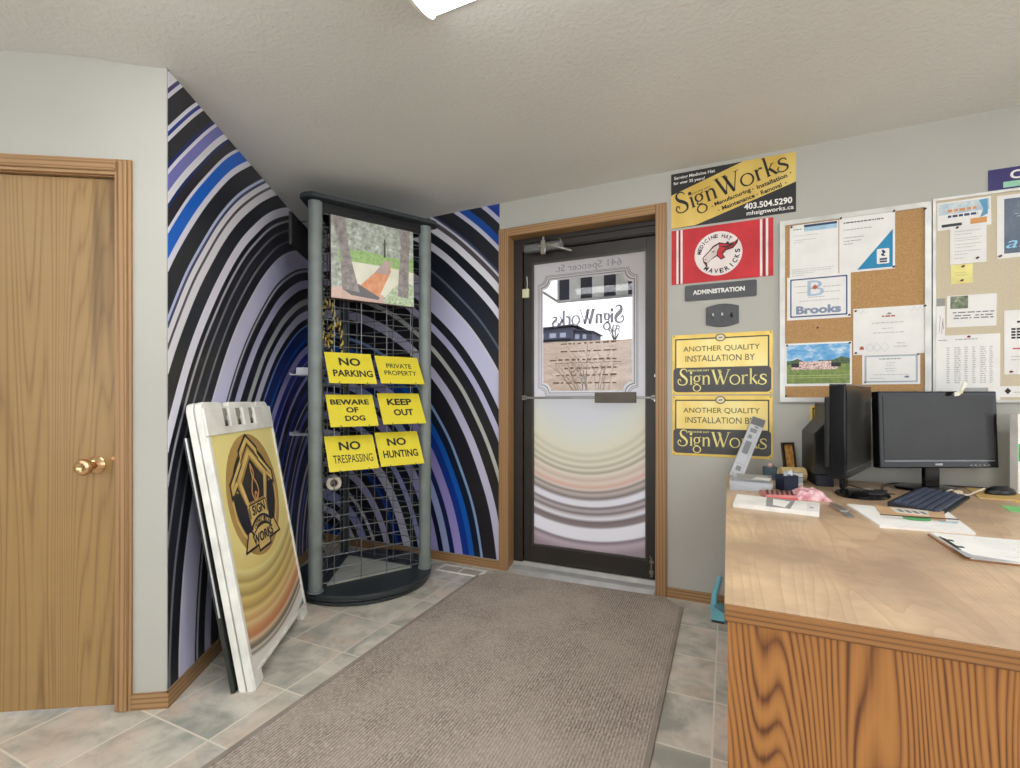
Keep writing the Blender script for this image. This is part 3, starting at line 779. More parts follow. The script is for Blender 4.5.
vt = thing('floor_vent', 'white metal floor vent between the mat and the mural baseboard', 'vent', (-1.605, 2.745, 0))
q = MB()
for a_ in ((-.165, .165, -.06, -.045), (-.165, .165, .045, .06), (-.165, -.145, -.045, .045), (.145, .165, -.045, .045), (-.005, .005, -.045, .045)): q.box(a_[0], a_[1], a_[2], a_[3], 0, .005)
q.build('vent_frame', M['white'], vt)
q = MB()
for i in range(11): q.box(-.137 + i * .0125, -.131 + i * .0125, -.045, .045, .0005, .004)
for i in range(11): q.box(.012 + i * .0125, .018 + i * .0125, -.045, .045, .0005, .004)
q.build('vent_slat', flat((206, 196, 182), .5), vt)
q = MB(); q.box(-.145, .145, -.045, .045, 0, .0005); q.build('vent_slot', flat((96, 84, 76), .8), vt)

# sandwich board leaning on the mural
AW, AH = .682, 1.14
AZ = R(121.64)
sb = thing('sandwich_board', 'folded white plastic sandwich board with a gold poster leaning on the mural', 'sign', (-1.67, 1.274, 0.0), (R(-10), 0, AZ))
def board_shell(y0, y1, name, front):
    q = MB(); t = .026; rail = .02
    # one side panel: outline with feet and a notched handle head
    pts = [(0, 0), (.075, 0), (.10, .05), (AW - .10, .05), (AW - .075, 0), (AW, 0), (AW, AH - .03), (AW - .02, AH - .004), (AW - .03, AH)]
    holes = [.18, .31, .44]
    zt, zb = AH, AH - .085
    head = [(AW - .15, AH), (AW - .155, zb), (AW - .20, zb), (AW - .205, AH)]
    pts += [(AW - .145, AH), (AW - .15, AH - .02), (AW - .185, AH - .02), (AW - .19, AH), (.24, AH), (.235, AH - .02), (.17, AH - .02), (.16, AH), (.03, AH), (.012, AH - .006), (0, AH - .03)]
    q.prism(pts, y0, y1)
    o = q.build(name, M['white_plastic'], sb)
    md = o.modifiers.new('round', 'BEVEL'); md.width = .005; md.segments = 2; md.limit_method = 'ANGLE'
    return o
fp = board_shell(0, .026, 'front_panel', True); rp = board_shell(.030, .056, 'rear_panel', False)
# raised rim round the front panel and the head block
q = MB()
q.prism([(0, .05), (.018, .062), (.018, 1.004), (0, 1.0)], -.008, .0005); q.prism([(AW - .012, .062), (AW, .05), (AW, 1.0), (AW - .012, 1.004)], -.008, .0005)
q.prism([(.075, .05), (AW - .075, .05), (AW - .012, .062), (.018, .062)][::1], -.008, .0005)
q.box(.0, AW, -.010, .0005, 1.004, 1.035, .004, 2)
for x0, x1 in ((.0, .155), (.21, .275), (.345, .41), (.47, AW)): q.box(x0, x1, -.010, .0005, 1.03, AH - .025, .005, 2)
q.box(0, .08, -.008, .0005, .0, .055, .004, 1); q.box(AW - .08, AW, -.008, .0005, .0, .055, .004, 1)
q.build('panel_rim', M['white_plastic'], fp)
for x in (.182, .31, .44):
    q = MB(); q.prism([(x - .018, 1.036), (x + .018, 1.036), (x + .022, 1.055), (x + .014, 1.07), (x + .026, 1.09), (x + .02, 1.112), (x - .02, 1.112), (x - .026, 1.09), (x - .012, 1.07), (x - .02, 1.055)], -.0018, .0004)
    q.build('handle_slot', flat((150, 146, 136), .6), fp)
    q = MB(); q.prism([(x - .012, 1.037), (x + .012, 1.037), (x + .004, 1.062), (x - .004, 1.062)], -.0028, -.0014); q.build('slot_hole', flat((44, 42, 40), .8), fp)
def poster_mat():
    s = NT('gold_swirl_poster'); p = s.xyz()
    r = s.math('SQRT', s.math('ADD', s.math('POWER', s.math('MULTIPLY', s.math('SUBTRACT', p[0], .30), .85), 2), s.math('POWER', s.math('SUBTRACT', p[2], .86), 2)))
    A = (252, 236, 158); B = (244, 220, 136); S = (190, 162, 100); O = (222, 160, 104); Gd = (112, 104, 90)
    c_ = s.ramp(r, [(0, A), (.36, (250, 234, 152)), (.44, B), (.455, (248, 234, 156)), (.49, (196, 168, 96)), (.505, (240, 220, 140)), (.54, (188, 158, 90)), (.555, (238, 214, 130)), (.59, (198, 160, 92)), (.61, (242, 218, 146)),
        (.635, (226, 176, 112)), (.65, (242, 214, 160)), (.675, O), (.70, (206, 134, 92)), (.715, (236, 206, 170)), (.73, (150, 132, 106)), (.742, Gd), (.752, (236, 226, 210)), (.762, (130, 120, 106)), (.775, (242, 238, 228)), (.822, (242, 240, 234)), (.835, (104, 102, 96)), (.9, (84, 82, 78))])
    return s.fin(c_, .35)
q = MB(); q.rect(.019, AW - .013, .064, 1.003, -.0012)
ps = q.build('poster', poster_mat(), sb)
cx, cz, CR = .335, .718, .268
def EL(pts): return [(cx + x * CR, cz + z * CR) for x, z in pts]
gold_d = flat((186, 150, 84), .4); gold_l = flat((232, 200, 122), .4); dark = flat((42, 40, 46), .4)
Y = -.0016
q = MB(); q.flat(circ(cx, cz, CR, CR * 1.02), Y); q.build('emblem_disc', gold_d, ps)
q = MB()
for sgn in (-1, 1):
    pts_ = [(.80 * math.cos(R(a)), .80 * math.sin(R(a))) for a in range(-62, 13, 6)] + [(.56, .10), (.40, -.20), (.36, -.60)]
    q.flat(EL([(sgn * x, z) for x, z in (pts_ if sgn > 0 else pts_[::-1])]), Y - .0006)
    pts_ = [(.80 * math.cos(R(a)), .80 * math.sin(R(a))) for a in range(33, 62, 4)] + [(.40, .62), (.60, .42)]
    q.flat(EL([(sgn * x, z) for x, z in (pts_ if sgn > 0 else pts_[::-1])]), Y - .0006)
q.flat(EL([(-.30, -.10), (.30, -.10), (.43, .24), (0, .60), (-.43, .24)]), Y - .0014)
for sgn in (-1, 1):
    F = lambda pts: EL([(sgn * x, z) for x, z in pts])
    line(q, F([(0, 1.0), (.36, .76), (.36, .64), (.84, .28), (.84, .06), (.62, .20), (.44, -.14), (.36, -.14)]), .012, Y - .0010)
    line(q, F([(0, .84), (.34, .58), (.34, .52), (.64, .30)]), .008, Y - .0013)
q.build('emblem_ground', dark, ps)
q = MB()
for sgn in (-1, 1):
    F = lambda pts: EL([(sgn * x, z) for x, z in pts])
    line(q, F([(0, .93), (.31, .71), (.31, .62), (.78, .25), (.78, .14), (.60, .27)]), .017, Y - .0012)
    line(q, F([(0, .72), (.52, .30), (.34, -.16)]), .024, Y - .0012)
    line(q, F([(.84, .0), (.82, -.28), (.68, -.52), (.52, -.68)]), .012, Y - .0012)
q.flat(EL([(-.34, -.15), (.34, -.15), (.36, -.52), (-.36, -.52)]), Y - .0010)
q.flat(EL([(-.54, -.56), (.54, -.56), (.72, -.82), (.24, -.82), (.24, -.92), (-.24, -.92), (-.24, -.82), (-.72, -.82)][::-1]), Y - .0010)
q.build('emblem_outline', gold_l, ps)
q = MB()
rib = [(.64 * math.cos(R(a)), -.98 + .62 * math.sin(R(a))) for a in range(46, 135, 8)]; rib2 = [(.52 * math.cos(R(a)), -.98 + .44 * math.sin(R(a))) for a in range(134, 45, -8)]
for a_, b_, c_, d_ in zip(rib, rib[1:], rib2[::-1][1:], rib2[::-1]): q.flat(EL([d_, a_, b_, c_]), Y - .0018)
line(q, EL([(-.54, -.56), (-.72, -.82), (-.24, -.82), (-.24, -.92), (.24, -.92), (.24, -.82), (.72, -.82), (.54, -.56)]), .010, Y - .0019)
line(q, EL([(-.34, -.36), (-.34, -.15), (.34, -.15), (.34, -.36)]), .006, Y - .0019)
letter(q, 'SIGN', cx, cz - .255 * CR, .52 * CR, .17 * CR, Y - .0022, .03)
letter(q, 'WORKS', cx, cz - .715 * CR, .84 * CR, .165 * CR, Y - .0026, .03)
q.build('emblem_lettering', dark, ps)
q = MB(); letter_arc(q, 'MEDICINE HAT', cx, cz - .98 * CR, .535 * CR, 128, 52, .085 * CR, Y - .0026, .02); q.build('ribbon_lettering', gold_l, ps)
q = MB(); fl_ = smooth_path([(-.02, .50), (.05, .36), (.02, .26), (.10, .16), (.13, .02), (.06, -.08), (.02, -.10), (.05, -.02), (.0, .02), (-.04, -.02), (-.02, -.10), (-.08, -.08), (-.13, .03), (-.08, .16), (-.02, .28), (-.04, .38)], 4)
line(q, EL(fl_), .010, Y - .0017, True); q.build('emblem_flame', flat((240, 186, 116), .4), ps)

# dark panel standing behind it
dp = thing('display_panel', 'dark panel with pale metal edges leaning behind the white sandwich board', 'panel', (-1.7276, 1.2415, 0), (R(-9.9), 0, AZ))
q = MB(); q.box(.0, .60, .005, .013, .006, .99); q.build('panel_sheet', M['black'], dp)
q = MB(); q.box(-.008, .012, 0, .018, 0, 1.0, .003, 1); q.box(.588, .608, 0, .018, 0, 1.0, .003, 1); q.box(.012, .588, 0, .018, .98, 1.0, .003, 1); q.box(.012, .588, 0, .018, 0, .02, .003, 1)
q.build('panel_edge', flat((62, 64, 62), .3, .5), dp)
q = MB(); q.box(-.010, -.0082, .002, .008, .30, 1.0); q.build('edge_strip', M['aluminium'], dp)

# ------------------------------------------------------------------ sign rack
RC = Vector((-2.095, 2.362, 0)); RR = .385
ra = R(60)
rk = thing('sign_rack', 'grey three-sided rotating sign rack with wire grids in the mural corner', 'rack', RC, (0, 0, ra))
Vv = [(RR * math.cos(R(a)), RR * math.sin(R(a))) for a in (210, 330, 90)]   # front-left, front-right, rear
q = MB(); q.lathe([(0, 0), (.405, 0), (.412, .006), (.412, .022), (.40, .027), (0, .027)], 56); q.build('base_plate', M['rack_dark'], rk, True)
q = MB(); q.lathe([(0, .027), (.414, .027), (.424, .033), (.424, .052), (.415, .060), (0, .060)], 56); q.build('turntable', M['rack_dark'], rk, True)
for i, (x, y) in enumerate(Vv):
    q = MB()
    if i < 2: q.lathe([(0, .060), (.043, .060), (.043, .068), (.038, .07), (.038, 2.235), (0, 2.235)], 24, x, y)
    else: q.lathe([(0, .060), (.028, .060), (.028, 2.235), (0, 2.235)], 16, x, y)
    q.build('post', M['rack_grey'] if i < 2 else M['rack_dark'], rk, True)
def tri(rad, cut):
    o = []
    for a in (210, 330, 90):
        for k in (-1, -.5, 0, .5, 1):
            b_ = R(a + k * 28); o.append(((rad - cut) * math.cos(R(a)) + cut * math.cos(b_ + 0) * (1), (rad - cut) * math.sin(R(a)) + cut * math.sin(b_)))
    return o
q = MB(); q.slab(tri(.462, .10), 2.240, 2.262); q.build('top_cap', M['rack_dark'], rk)
q = MB()
def edge_pts(i): return Vector((*Vv[i], 0)), Vector((*Vv[(i + 1) % 3], 0))
for i in range(3):
    a, b_ = edge_pts(i); d = (b_ - a).normalized(); nrm = Vector((d.y, -d.x, 0))
    mx = Matrix(((d.x, -nrm.x, 0, a.x), (d.y, -nrm.y, 0, a.y), (0, 0, 1, 0), (0, 0, 0, 1)))
    L_ = (b_ - a).length
    q.box(.028, L_ - .028, -.012, .012, 2.185, 2.239, mx=mx); q.box(.028, L_ - .028, -.014, -.012, 2.205, 2.215, mx=mx)
q.build('top_rail', M['black'], rk)
q = MB(); q.slab([(x * .78, y * .78) for x, y in Vv], .062, .072); q.build('base_shelf', flat((176, 178, 168), .6), rk)
for i in range(3):
    a, b_ = edge_pts(i); d = (b_ - a).normalized(); L_ = (b_ - a).length; q = MB(); nrm = Vector((d.y, -d.x, 0)) * .006
    zs = [.095 + .0745 * k for k in range(29)]
    for z in zs:
        p0 = a + d * .022; p1 = b_ - d * .022
        q.tube([(p0.x, p0.y, z), (p1.x, p1.y, z)], .0031, 5)
    for k in range(4):
        p0 = a + d * (L_ / 2 + (k - 1.5) * .155) + nrm
        q.tube([(p0.x, p0.y, .075), (p0.x, p0.y, 2.19)], .0031, 5)
    # frame of the grid with its short clips
    for u in (.035, L_ - .035):
        p0 = a + d * u; q.tube([(p0.x, p0.y, .07), (p0.x, p0.y, 2.19)], .004, 6)
    q.build('wire_grid', M['wire'], rk)
# black notched strip beside the left post
q = MB()
for k in range(28): q.box(Vv[0][0] + .034, Vv[0][0] + .052, Vv[0][1] - .004, Vv[0][1] + .01, .12 + k * .074, .132 + k * .074)
q.build('slotted_strip', M['black'], rk)

# yellow notices: local x along the front, hung with the foot pushed out
def notice(u0, u1, z0, z1, lines, label):
    t = thing('warning_sign', label, 'sign', group='yellow warning signs on the rack')
    a = Vector((*Vv[0], 0)); rot = Matrix.Rotation(ra, 4, 'Z')
    loc = RC + rot @ Vector((a.x + (u0 + u1) / 2, a.y - .125, 0)); loc.z = z0
    w, h = u1 - u0, z1 - z0
    tilt = -math.atan2(.113, h)
    t.location = loc; t.rotation_euler = (tilt, 0, ra)
    q = MB(); q.box(-w / 2, w / 2, -.0015, .0015, 0, h / math.cos(tilt)); q.build('sign_panel', M['yellow'], t)
    q = MB(); H_ = h / math.cos(tilt)
    for s_, cx_, cz_, w_, h_, bo in lines: letter(q, s_, cx_ * w, cz_ * H_, w_ * w, h_ * H_, -.0022, bo)
    q.build('lettering', M['ink'], t)
    for x in (-.3, .28):
        q = MB(); q.tube([(x * w, yy * math.cos(tilt) + zz * math.sin(tilt), -yy * math.sin(tilt) + zz * math.cos(tilt)) for yy, zz in ((.12, .012), (-.004, -.006), (-.008, .010))], .0022, 6); hk = q.build('hook', M['wire'], t)
    return t
notice(.043, .308, 1.222, 1.400, [('NO', 0, .70, .46, .26, .03), ('PARKING', .03, .32, .84, .22, .03)], 'yellow NO PARKING sign, top left of the six on the rack')
notice(.332, .605, 1.226, 1.394, [('PRIVATE', 0, .64, .58, .17, .012), ('PROPERTY', .0, .38, .74, .17, .012)], 'yellow PRIVATE PROPERTY sign, top right of the six on the rack')
notice(.050, .318, .982, 1.160, [('BEWARE', -.02, .76, .82, .17, .035), ('OF', .0, .51, .26, .17, .035), ('DOG', .03, .25, .42, .17, .035)], 'yellow BEWARE OF DOG sign, middle left of the six on the rack')
notice(.346, .616, .988, 1.170, [('KEEP', -.02, .71, .58, .21, .035), ('OUT', .02, .37, .46, .21, .035)], 'yellow KEEP OUT sign, middle right of the six on the rack')
notice(.043, .320, .738, .924, [('NO', -.02, .70, .44, .25, .03), ('TRESPASSING', .01, .33, .80, .23, .008)], 'yellow NO TRESPASSING sign, bottom left of the six on the rack')
notice(.332, .604, .744, .934, [('NO', -.04, .70, .44, .23, .03), ('HUNTING', .0, .34, .80, .22, .03)], 'yellow NO HUNTING sign, bottom right of the six on the rack')

# picture board at the top of the rack, glare put into its paled print colours
pa = Vector((*Vv[0], 0)); pl = RC + Matrix.Rotation(ra, 4, 'Z') @ Vector((pa.x + .325, pa.y - .042, 0)); pl.z = 1.702
pb_ = thing('picture_board', 'woodland path picture board hung at the top of the sign rack', 'picture', pl, (R(-1.5), 0, ra))
q = MB(); q.box(-.252, .248, 0, .028, 0, .474, .002, 1); q.build('board', flat((94, 66, 56), .6), pb_)
def foliage(name, stops, sc):
    s = NT(name); nz = s.noise(s.coord(), sc, 6, .72); return s.fin(s.ramp(nz, stops), .35)
q = MB(); q.rect(-.250, .246, .004, .472, -.0008)
pc = q.build('picture', foliage('printed_leaves', [(.36, (128, 130, 116)), (.46, (172, 178, 164)), (.55, (190, 198, 186)), (.64, (228, 232, 228))], 26), pb_)
def pic(name, pts, mat, y): q = MB(); q.flat(pts, y); return q.build(name, mat, pc)
pic('printed_lawn', [(-.21, .21), (.246, .19), (.246, .30), (.10, .285), (-.05, .30), (-.21, .28)], foliage('printed_lawn', [(.35, (140, 182, 110)), (.6, (182, 212, 140))], 40), -.0014)
pic('printed_clearing', [(-.19, .05), (.12, .04), (.246, .05), (.246, .215), (.08, .225), (-.17, .225)], flat((240, 238, 218), .4, 0, .5, .04), -.0018)
pic('printed_undergrowth', [(.04, .004), (.246, .004), (.246, .14), (.17, .15), (.10, .09)], foliage('printed_undergrowth', [(.35, (136, 172, 116)), (.5, (192, 210, 172)), (.65, (236, 238, 220))], 60), -.0020)
pic('printed_ground', [(-.250, .004), (.06, .004), (.05, .05), (-.10, .10), (-.250, .06)], flat((222, 192, 178), .4, 0, .5, .08), -.0022)
pic('printed_path', [(-.12, .06), (.02, .03), (.10, .20), (.09, .26), (.06, .26), (.0, .18)], foliage('printed_planks', [(.35, (226, 140, 98)), (.65, (246, 184, 142))], 22), -.0026)
pic('printed_far_path', [(.0, .18), (.06, .26), (.105, .26), (.085, .18)], flat((196, 172, 164), .4), -.0029)
pic('printed_shade', [(-.19, .06), (-.10, .10), (.03, .035), (.02, .02), (-.14, .03)], flat((120, 116, 118), .4), -.0028)
bark = foliage('printed_bark', [(.35, (130, 122, 120)), (.6, (174, 164, 160))], 34)
pic('printed_trunk', [(-.246, .47), (-.20, .28), (-.19, .06), (-.09, .05), (-.13, .2), (-.155, .32), (-.17, .47)], bark, -.0031)
pic('printed_trunk', [(.14, .06), (.21, .05), (.215, .25), (.225, .47), (.15, .47), (.165, .36), (.15, .2)], bark, -.0031)
pic('printed_sapling', [(.055, .28), (.068, .28), (.066, .39), (.058, .39)], flat((84, 84, 70), .4), -.0031)

# things hung on and in the rack
def rack_pt(x, y, z): v = RC + Matrix.Rotation(ra, 4, 'Z') @ Vector((x, y, 0)); return (v.x, v.y, z)
a, b_ = edge_pts(2); d = (b_ - a).normalized()      # left face: rear -> front-left
nl = Vector((d.y, -d.x, 0))
def left_pt(u, off, z): v = Vector((*Vv[0], 0)) - d * u + nl * off; return rack_pt(v.x, v.y, z)
lz = ra + math.atan2(-d.y, -d.x)                     # local x runs rearwards along the left face
bl = thing('name_board', 'dark textured board hung on the left face of the sign rack near its top', 'board', left_pt(.0, .135, 1.995), (0, 0, lz))
q = MB(); q.box(0, .42, -.008, .008, 0, .185, .002, 1); q.build('board_panel', flat((40, 40, 40), .5, 0, .5, .35), bl)
q = MB(); q.tube([(.10, -.008, .16), (.10, -.128, .18)], .003, 6); q.tube([(.32, -.008, .16), (.32, -.128, .18)], .003, 6)
for x in (.09, .2, .31): q.box(x, x + .006, .008, .0095, .01, .18)
q.build('hook', M['black'], bl)
for z, nm in ((1.27, 'upper'), (.93, 'lower')):
    ho = thing('brochure_holder', '%s clear plastic ledge sticking out of the left face of the sign rack' % nm, 'holder', left_pt(.06, .012, z), (0, 0, lz))
    s_ = 1
    q = MB(); q.box(-.02, .12, .0, .14, 0, .005); q.box(-.02, .12, .135, .14, .005, .018); q.box(-.02, .12, .0, .004, .005, .05); q.build('ledge', M['clear'], ho)
    if nm == 'upper': q = MB(); q.prism([(-.01, .005), (.10, .005), (.06, .045), (0, .045)], .02, .11); q.build('folded_card', flat((196, 198, 206), .4), ho)
for (x, y, z, r_, lab) in ((-.24, -.10, 1.60, .035, 'upper yellow and black rope coil in the rack, beside its left post'), (-.185, -.06, 1.50, .035, 'lower yellow and black rope coil in the rack, just above NO PARKING')):
    rp_ = thing('rope_coil', lab, 'rope', rack_pt(x, y, z), (0, 0, ra))
    for nm, mt, sh in (('yellow_strand', flat((232, 204, 104), .7), 0.0), ('black_strand', M['black'], PI)):
        q = MB()
        for k in range(2):
            pth = []
            for t in range(72):
                a = t * 2 * PI / 72; w_ = a * 13 + sh; rl = r_ * (1 + .2 * k) + .0055 * math.cos(w_)
                pth.append((rl * math.cos(a), .018 * k + .0055 * math.sin(w_), -.02 + (.125 - .012 * k) * math.sin(a) * (rl / (r_ * (1 + .2 * k)))))
            q.tube(pth, .0062, 6, True)
        q.build(nm, mt, rp_, True)
    q = MB(); q.tube([(0, -.005, .12), (0, -.09, .135)], .003, 6); q.build('hook', M['wire'], rp_)
tp = thing('tape_roll', 'white tape roll on a peg of the sign rack below NO TRESPASSING', 'tape', rack_pt(-.215, -.12, .648), (0, 0, ra - R(10)))
q = MB(); q.lathe([(.024, -.045), (.042, -.045), (.042, .03), (.024, .03), (.024, -.045)], 24, mx=Matrix.Rotation(R(90), 4, 'X')); q.build('tape', flat((226, 222, 206), .5), tp, True)
q = MB(); q.lathe([(.018, -.046), (.0238, -.046), (.0238, .031), (.018, .031), (.018, -.046)], 24, mx=Matrix.Rotation(R(90), 4, 'X')); q.build('tape_core', flat((176, 150, 112), .7), tp, True)

# ------------------------------------------------------------------ signs on the entrance wall
WF = BACK - .0004            # plane everything on the wall is mounted against
def wall_thing(name, label, cat, x, z, y=WF, rot=0.0, group=None):
    return thing(name, label, cat, (x, y, z), (0, rot, 0), group)
def panel(parent, name, w, z0, h, t, mat, bev=0, y1=0.0):
    q = MB(); q.box(-w / 2, w / 2, y1 - t, y1, z0, z0 + h, bev, 2); return q.build(name, mat, parent)

# diagonal gold and black banner
bn = wall_thing('banner', 'gold and black banner with a diagonal wordmark, highest on the wall', 'banner', .0135, 2.108)
bw, bh = .617, .311
panel(bn, 'banner_sheet', bw, 0, bh, .003, flat((40, 40, 42), .5), 0)
T = lambda u, v: (-bw / 2 + u * bw, v * bh)
q = MB(); q.flat([T(0, 0), T(.21, .01), T(1, .50), T(1, 1), T(.60, 1), T(0, .61)], -.0036); q.build('gold_band', M['gold'], bn)
br = math.atan2(.55 * bh, bw)
q = MB(); x_, z_ = T(.055, .255); wordmark(q, x_, z_, .575, -.0042, math.atan2(.455 * bh, .92 * bw) + .02, False, 1.12, 1.05)
letter(q, 'MEDICINE HAT', *T(.245, .615), .12, .010, -.0042, .0, br)
for txt, u, v, w_ in (('Manufacturing', .515, .40, .185), ('Installation', .82, .57, .145), ('Maintenance', .56, .31, .165), ('Removal', .815, .445, .10)):
    letter(q, txt, *T(u, v), w_, .024 if 'g' not in txt else .029, -.0042, .03, br)
for u, v in ((.35, .30), (.675, .49), (.96, .66), (.405, .215), (.71, .385), (.925, .505)):
    cx_, cz_ = T(u, v); q.flat(circ(cx_, cz_, .0035, n=10), -.0042)
q.build('dark_lettering', M['ink'], bn)
q = MB(); letter(q, 'Serving Medicine Hat', *T(.20, .915), .215, .023, -.0038, .02, R(1)); letter(q, 'for over 35 years!', *T(.155, .82), .165, .022, -.0038, .02, R(1))
letter(q, '403.504.5290', *T(.79, .205), .225, .034, -.0038, .03); letter(q, 'mhsignworks.ca', *T(.805, .075), .22, .030, -.0038, .015)
q.build('white_lettering', M['white'], bn)

# red flag with a horse-head badge
fg = wall_thing('flag', 'red flag with a round white horse head badge below the banner', 'flag', -.037, 1.787)
fw, fh = .511, .308
q = MB(); nx, nz = 24, 8
vg = [[q.bm.verts.new((-fw / 2 + fw * i / nx, -.002 - .0022 * (1 + math.sin(i * .8 + j * .5)) * .5, fh * j / nz)) for j in range(nz + 1)] for i in range(nx + 1)]
for i in range(nx):
    for j in range(nz): q.bm.faces.new([vg[i][j], vg[i + 1][j], vg[i + 1][j + 1], vg[i][j + 1]])
fc = q.build('flag_cloth', M['red'], fg, True)
q = MB()
for u in (.062, .105, .888, .942): q.rect(-fw / 2 + fw * (u - .011), -fw / 2 + fw * (u + .011), .002, fh - .002, -.0048)
q.build('white_stripe', M['flag_white'], fg)
q = MB()
for u in (.083, .915): q.rect(-fw / 2 + fw * (u - .009), -fw / 2 + fw * (u + .009), .002, fh - .002, -.0047)
q.build('dark_stripe', M['red_dark'], fg)
bx, bz, brd = -.012, .150, .121
q = MB(); q.flat(circ(bx, bz, brd, n=48), -.0050); q.build('badge_disc', flat((238, 226, 222), .7), fg)
H = lambda pts: [(bx + x * brd, bz + z * brd) for x, z in pts]
q = MB(); letter_arc(q, 'MEDICINE HAT', bx, bz, .80 * brd, 172, 52, .17 * brd, -.0056, .03); letter_arc(q, 'MAVERICKS', bx, bz, .80 * brd, 232, 362, .21 * brd, -.0056, .03, True)
q.build('badge_lettering', M['ink'], fg)
q = MB(); q.flat(H([(-.62, -.34), (-.52, -.50), (-.44, -.58), (-.46, -.40), (-.30, -.26), (-.05, -.12), (.12, -.30), (.30, -.22), (.20, -.05), (.34, .10), (.62, .16), (.80, .38), (.84, .60), (.70, .46), (.46, .40), (.42, .52), (.30, .42), (.05, .50), (-.22, .36), (-.40, .14), (-.66, -.12)]), -.0054); q.build('badge_outline', flat((90, 36, 40), .7), fg)
q = MB(); q.flat(H([(-.02, .06), (.08, .30), (.04, .44), (.30, .36), (.46, .34), (.70, .42), (.72, .36), (.56, .22), (.30, .16), (.14, -.02), (.22, -.20), (.12, -.24), (-.02, -.08)]), -.0060); q.build('badge_mane', M['red'], fg)
q = MB(); q.flat(H([(-.58, -.30), (-.62, -.14), (-.36, .12), (-.18, .30), (.02, .40), (.05, .30), (-.05, .08), (-.06, -.06), (-.26, -.20), (-.46, -.38)]), -.0060); q.build('badge_head', flat((226, 210, 206), .7), fg)
q = MB(); q.flat(H([(-.28, .10), (-.14, .14), (-.18, .06)]), -.0066); q.flat(H([(-.57, -.22), (-.50, -.18), (-.52, -.26)]), -.0066)
for k in range(3): line(q, H([(.10 + .1 * k, .30 - .05 * k), (.34 + .08 * k, .28 - .02 * k), (.58 + .04 * k, .36)]), .004, -.0066)
q.build('badge_detail', M['ink'], fg)

ad = wall_thing('name_plate', 'dark grey ADMINISTRATION plate below the red flag', 'sign', -.04, 1.687)
q = MB(); q.prism(rrect(-.181, .181, 0, .088, .010), -.006, 0); q.build('plate', flat((74, 75, 78), .45), ad)
q = MB(); letter(q, 'ADMINISTRATION', -.008, .045, .262, .026, -.0066, .04); q.build('lettering', M['white'], ad)

sw = wall_thing('light_switch', 'dark grey three-toggle light switch plate below the ADMINISTRATION plate', 'switch', -.028, 1.535)
q = MB(); bow = [(-.083, .012)] + [(-.083 + .166 * t / 8, .012 - .016 * math.sin(PI * t / 8)) for t in range(1, 8)] + [(.083, .012), (.083, .108)] + [(.083 - .166 * t / 8, .108 + .016 * math.sin(PI * t / 8)) for t in range(1, 8)] + [(-.083, .108)]
q.prism(bow, -.006, 0); o = q.build('switch_plate', flat((70, 71, 74), .4), sw); md = o.modifiers.new('round', 'BEVEL'); md.width = .002; md.segments = 2; md.limit_method = 'ANGLE'
for i, x in enumerate((-.046, 0, .046)):
    q = MB(); q.box(x - .007, x + .007, -.0068, -.0062, .047, .073); q.build('toggle_slot', M['black'], sw)
    q = MB(); mx = Matrix.Translation((x, -.006, .06)) @ Matrix.Rotation(R(-24 if i < 2 else 24), 4, 'X')
    q.box(-.0045, .0045, -.016, 0, -.006, .006, .001, 1, mx=mx); q.build('toggle', M['white'] if i < 2 else M['black'], sw)
    for z in (.026, .094):
        q = MB(); q.lathe([(0, 0), (.0035, 0), (.003, .0012), (0, .0015)], 10, mx=Matrix.Translation((x, -.006, z)) @ Matrix.Rotation(R(90), 4, 'X')); q.build('screw', M['charcoal'], sw)

def gold_sign(z, label):
    t = wall_thing('plaque_sign', label, 'sign', -.037, z, group='gold installer signs on the wall')
    w, h = .506, .338
    panel(t, 'sign_panel', w, 0, h, .003, flat((238, 204, 98), .35, .1), .0012)
    q = MB(); a, b_ = rrect(-.237, .237, .018, .316, .004), rrect(-.230, .230, .025, .309, .004); ring(q, a, b_, -.0034); q.build('border_line', flat((74, 68, 52), .5), t)
    q = MB(); q.rect(-.229, .229, .14, .308, -.0033); q.build('pale_ground', gold('gold_pale_ground', (238, 206, 108), (250, 236, 168)), t)
    q = MB(); q.flat(rrect(-.246, .246, .014, .152, .022), -.0038); q.build('dark_band', flat((76, 74, 74), .45, 0, .5, .1), t)
    q = MB(); wordmark(q, -.222, .056, .448, -.0044, 0, False, 1.12, 1.0); letter(q, 'MEDICINE HAT', -.112, .135, .112, .010, -.0044, .01); q.build('pale_lettering', flat((248, 230, 142), .4), t)
    q = MB(); letter(q, 'ANOTHER QUALITY', 0, .254, .385, .034, -.004, .004); letter(q, 'INSTALLATION BY', -.006, .202, .35, .034, -.004, .004); q.build('dark_lettering', flat((84, 76, 58), .5), t)
    q = MB(); ring(q, circ(0, .314, .026, .021), circ(0, .314, .020, .016), -.0046); q.flat([(-.010, .316), (.010, .318), (.010, .312), (-.010, .310)], -.0046); q.build('oval_badge', flat((84, 78, 64), .5), t)
    q = MB(); q.flat(circ(0, .314, .0205, .0165), -.0042); q.build('oval_ground', flat((236, 224, 186), .5), t)
    for x in (-.243, .243):
        for zz in (.008, .330): 
            q = MB(); q.flat(circ(x, zz, .004, n=10), -.0036); q.build('corner_rivet', flat((150, 120, 60), .3, .6), t)
gold_sign(1.160, 'gold and grey plaque sign under the light switch, upper of the two')
gold_sign(.816, 'gold and grey plaque sign behind the leaning silver box, lower of the two')
g3 = wall_thing('plaque_sign', 'small gold edged sign on the wall, mostly hidden by the black computer tower', 'sign', .470, .93)
panel(g3, 'sign_panel', .17, 0, .17, .003, flat((238, 204, 98), .35, .1)); q = MB(); ring(q, rrect(-.076, .076, .010, .160, .003), rrect(-.069, .069, .017, .153, .003), -.0034); q.rect(-.052, .052, .115, .121, -.0034); q.build('border_line', flat((74, 68, 52), .5), g3)

